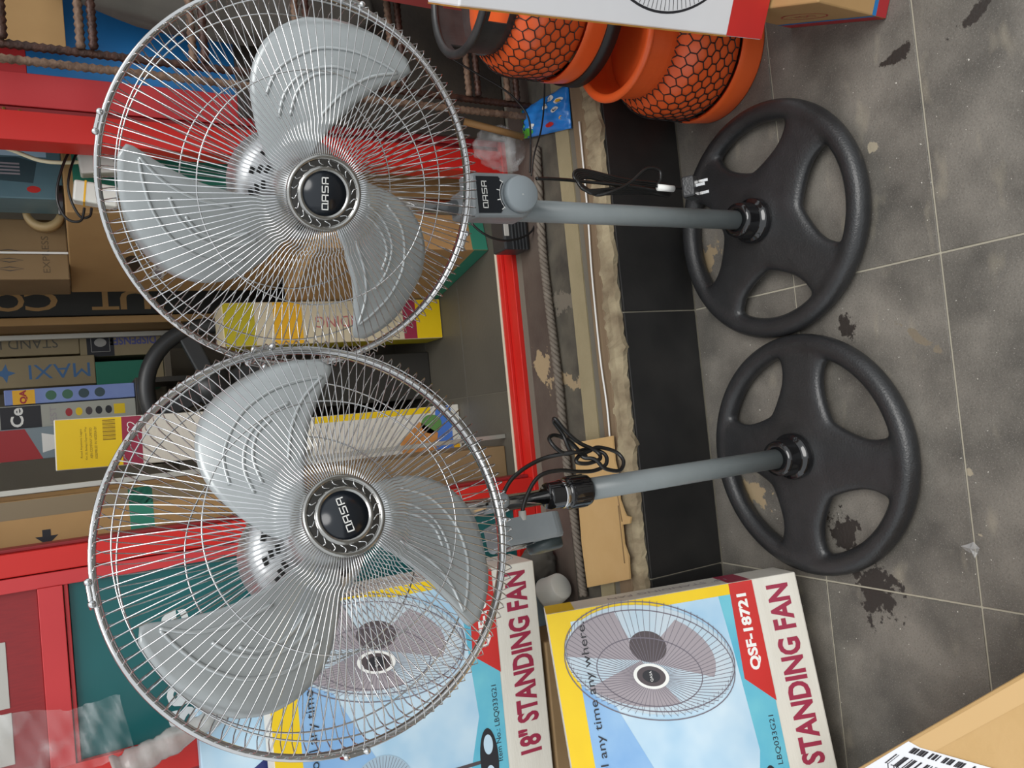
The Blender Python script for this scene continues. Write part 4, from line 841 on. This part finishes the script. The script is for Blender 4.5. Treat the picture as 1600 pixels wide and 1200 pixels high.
# lower goods: shelf at a second, nearer rack
rk2 = empty('display_shelf', (.06, 2.60, SILL), 0, 'dark low display shelf carrying small appliance boxes', 'shelf')
DK = mat('dark_shelf', '3b3833', .6)
for x in (-.11, .14):
    MB().box(x-.008, x+.008, 0.02, .24, .001, .90, .001).build('side_panel', DK, rk2)
for z in (.45, .90): MB().box(-.118, .148, 0.0, .24, z, z+.018, .001).build('shelf_board', DK, rk2)
zq = SILL+.919
Kb = shelf_box('kettle_box', 'red and grey box printed with a kettle on the display shelf', -60, 86, 668, 720, 2.61, .16, mat('box_grey_blue', '7d8c94', .4), z0=zq)
flat(Kb, 'printed_red', [(-Kb['_w']/2+.002, .25), (Kb['_w']/2-.004, .29), (Kb['_w']/2-.004, Kb['_h']-.002), (-Kb['_w']/2+.002, Kb['_h']-.002)], PRED, FM(0, 0, 1)); flat(Kb, 'printed_kettle', [(-.03, .16), (.03, .16), (.016, .205), (.028, .25), (-.028, .25), (-.016, .205)], PRW, FM(0, 0, 2)); flat(Kb, 'printed_red_foot', rect(-Kb['_w']/2+.002, Kb['_w']/2-.004, .002, .02), PRED, FM(0, 0, 1))
Jb = shelf_box('appliance_box', 'white appliance box lettered Ce on black beside the kettle box', -20, 152, 630, 668, 2.64, .16, mat('box_pale_grey', 'a5a69c', .45), z0=zq)
flat(Jb, 'printed_black_top', rect(-Jb['_w']/2+.002, Jb['_w']/2-.004, Jb['_h']-.13, Jb['_h']-.03), INK, FM(0, 0, 1)); lettering('Ce', Jb, FM(0, Jb['_h']-.07, 2), PRW, width=.055, height=.032, bold=.001, size=.04)
lettering('IEST', Jb, FM(0, Jb['_h']-.16, 2), PGREY, width=.05, height=.016, size=.02)
for k, m in enumerate((PRED, YEL, PDGREY, INK, INK)): flat(Jb, 'printed_button', ellipse(.005, Jb['_h']-.20-.026*k, .012, .009, 18), m, FM(0, 0, 1))
flat(Jb, 'printed_lime', rect(-.01, .02, .03, .06), YEL, FM(0, 0, 1))
Ib = shelf_box('iron_box', 'slim blue and white box with yellow lettered end, standing beside the appliance box', 6, 178, 604, 629, 2.64, .16, mat('box_lilac', '8ba3cf', .45, 0, '5f6db8', 7, 1), z0=zq)
flat(Ib, 'printed_yellow_end', rect(-Ib['_w']/2+.002, Ib['_w']/2-.004, Ib['_h']-.075, Ib['_h']-.02), YEL2, FM(0, 0, 1)); lettering('QA', Ib, FM(0, Ib['_h']-.047, 2), PRED, width=.04, height=.02, bold=.001, size=.02)
for k in range(4): flat(Ib, 'printed_badge', ellipse(0, .22-.042*k, .014, .014, 20), mat('print_leaf', '3f6b52', .5) if k < 2 else mat('print_slate', '33484f', .5), FM(0, 0, 1))
gb_ = shelf_box('green_box', 'small bright green box on the display shelf', 192, 214, 630, 655, 2.62, .06, mat('print_lime', '78a82a', .5), z0=SILL+.469, h=.12)
bt = tag(MB().lathe([(.0001, 0), (.02, 0), (.021, .004), (.021, .07), (.010, .09), (.010, .105), (.0001, .105)], 20).build('small_bottle', mat('bottle_tan', '8a6f5a', .4)), 'small brownish bottle on the display shelf', 'bottle'); bt.location = (.03, 2.70, SILL+.469)
# yellow, red and white fan carton stack in the doorway
Xl, _ = XZ(100, 738, 2.33); Xr, _ = XZ(100, 658, 2.33)
qb = carton('picture_carton', 'white carton printed with food and a blue band on the shop floor', 'box', (-.068, 2.30, SILL+.001), .21, .2, .475, PAPERW)
flat(qb, 'printed_orange_food', [(-.07, .10), (.02, .08), (.06, .14), (.0, .21), (-.06, .20)], mat('print_food', 'b06a35', .5, 0, 'd09a5a', 30, 1), FM(0, 0, 2)); flat(qb, 'printed_blue_band', [(-.104, .03), (.104, .03), (.104, .08), (0, .10), (-.104, .16)], mat('print_cobalt', '4a76c8', .5), FM(0, 0, 1))
flat(qb, 'printed_yellow_tag', rect(-.09, -.02, .008, .03), YEL2, FM(0, 0, 2)); flat(qb, 'printed_green', ellipse(.05, .1, .03, .035), mat('print_leaf2', '5d8a4a', .5), FM(0, 0, 2)); flat(qb, 'printed_lime_edge', rect(.085, .104, .10, .47), YEL, FM(0, 0, 1))
Lb = carton('yellow_carton', 'fan carton with yellow head, red heart band and barcode, on the food printed carton', 'box', ((Xl+Xr)/2-.012, 2.32, SILL+.001+.475+.001), Xr-Xl, .18, .655, PAPERW, 0, math.radians(1.5))
wl = (Xr-Xl)/2
flat(Lb, 'printed_yellow_head', rect(-wl+.002, wl-.002, .50, .652), YEL, FM(0, 0, 1)); flat(Lb, 'printed_red_band', rect(-wl+.002, wl-.002, .452, .50), MAROON, FM(0, 0, 1))
mb = MB()
for k in range(16): mb.add([(x, y, 0) for x, y in rect(.005+.0034*k, .005+.0034*k+(.0012 if k % 3 else .0022), .515, .545)], [(0, 1, 2, 3)])
mb.build('barcode', mat('print_brown', '6b4b10', .5), Lb, FM(0, 0, 2))
for k, wt in enumerate((.085, .08, .085, .075)): lettering(('ASSEMBLED IN NIGERIA BY', 'ABN COMPANY LIMITED', 'Km 20, Badagry Express Way', 'Road Aiyetoro Lagos')[k], Lb, FM(.0, .562+.011*k, 2), mat('print_brown', '6b4b10', .5), width=wt, height=.006, size=.01)
mb = MB(); stroke(mb, [(.035+.012*math.sin(t)**3*1.1, .477+.011*(math.cos(t)-.33*math.cos(2*t)-.15*math.cos(3*t))) for t in [2*PI*i/30 for i in range(30)]], .0022, True); mb.build('printed_heart', PRW, Lb, FM(0, 0, 2))
# yellow white red carton standing on the floor behind the right fan
X0, X1 = .262, .392
Pb = carton('striped_carton', 'yellow, white and red carton standing on the shop floor by the teal banded stack', 'box', ((X0+X1)/2, 2.37, SILL+.001), X1-X0, .14, .69, mat('box_cream', 'c9bda0', .5, 0, 'd3c8ac', 8, .8))
wl = (X1-X0)/2
for z0, z1, m in ((.002, .09, YEL), (.09, .135, MAROON), (.46, .545, YEL2), (.60, .688, mat('print_olive_yellow', 'b5a818', .5))): flat(Pb, 'printed_band', rect(-wl+.002, wl-.002, z0, z1), m, FM(0, 0, 1))
lettering('STANDING', Pb, FM(0, .31, 1, PI/2), mat('faded_red', 'b56a68', .6), width=.22, height=.035, size=.04)
flat(Pb, 'printed_side_yellow', rect(-.138, -.002, .002, .688), mat('print_olive_yellow', 'b5a818', .5), LM(0, 0, X1-X0, 1))
# dark ring-shaped fan base leaning behind
rg_ = tag(MB().build.__self__ and MB().tube([polar(.19, 2*PI*i/48, 0) for i in range(48)], .024, 12, closed=True).build('spare_fan_base', MIDDARK), 'dark grey ring shaped spare fan base leaning among the cartons', 'fan base')
MB().lathe([(.0001, -.015), (.06, -.015), (.06, .02), (.0001, .025)], 32).build('hub', MIDDARK, rg_)
for k in range(4): MB().box(.04, .18, -.025, .025, -.012, .012, .006).build('spoke', MIDDARK, rg_, Matrix.Rotation(k*PI/2+.4, 4, 'Z'))
rp_ = PY(335, 605, 2.535); rg_.location = rp_; rg_.rotation_euler = (math.radians(90), 0, 0)
carton('dark_crate', 'dark crate holding up the spare fan base among the cartons', 'crate', (.15, 2.505, SILL+.001), .16, .07, rp_.z-.214-SILL, mat('crate_dark', '2a2824', .7))
# tall cartons beside the left frame
n1 = carton('arrow_carton', 'tall brown carton with black arrow beside the left red frame', 'box', (-.30, 2.0, SILL+.642), .42, .28, .85, KRAFT)
n0 = carton('brown_floor_carton', 'plain brown carton under the arrow carton', 'box', (-.31, 2.01, SILL+.001), .42, .28, .64, KRAFT2)
flat(n1, 'printed_teal_band', rect(-.20, .208, .295, .345), TEALC, FM(0, 0, 1))
ax, az_ = XZ(73, 836, 2.0); az_ -= SILL+.642; ax += .30
flat(n1, 'printed_arrow', [(ax-.022, az_), (ax-.002, az_-.022), (ax-.002, az_-.008), (ax+.012, az_-.008), (ax+.012, az_+.008), (ax-.002, az_+.008), (ax-.002, az_+.022)], INK, FM(0, 0, 1))
flat(n1, 'packing_tape', rect(.17, .209, .002, .848), mat('brown_tape', '7a6a50', .3), FM(0, 0, 1))
tag(MB().box(-.006, .006, 0, .012, 0.001, 1.7, .001).build('metal_strip', GALV), 'pale metal strip standing beside the arrow carton', 'metal strip').location = (-.072, 2.0, SILL)
# lamp added out of view to brighten the shop interior
em = bpy.data.materials.new('fill_lamp_glow'); em.use_nodes = True; b0 = em.node_tree.nodes['Principled BSDF']; b0.inputs['Emission Color'].default_value = (1, .95, .86, 1); b0.inputs['Emission Strength'].default_value = 9
lp_ = tag(MB().box(-.7, .7, -.05, .05, 0, .04, .006).build('fill_lamp', PRW), 'added long white fill lamp under the shop ceiling, out of view', 'lamp'); lp_.location = (.2, 2.55, 2.858)
MB().tube([(-.66, 0, -.012), (.66, 0, -.012)], .016, 12).build('tube', em, lp_)
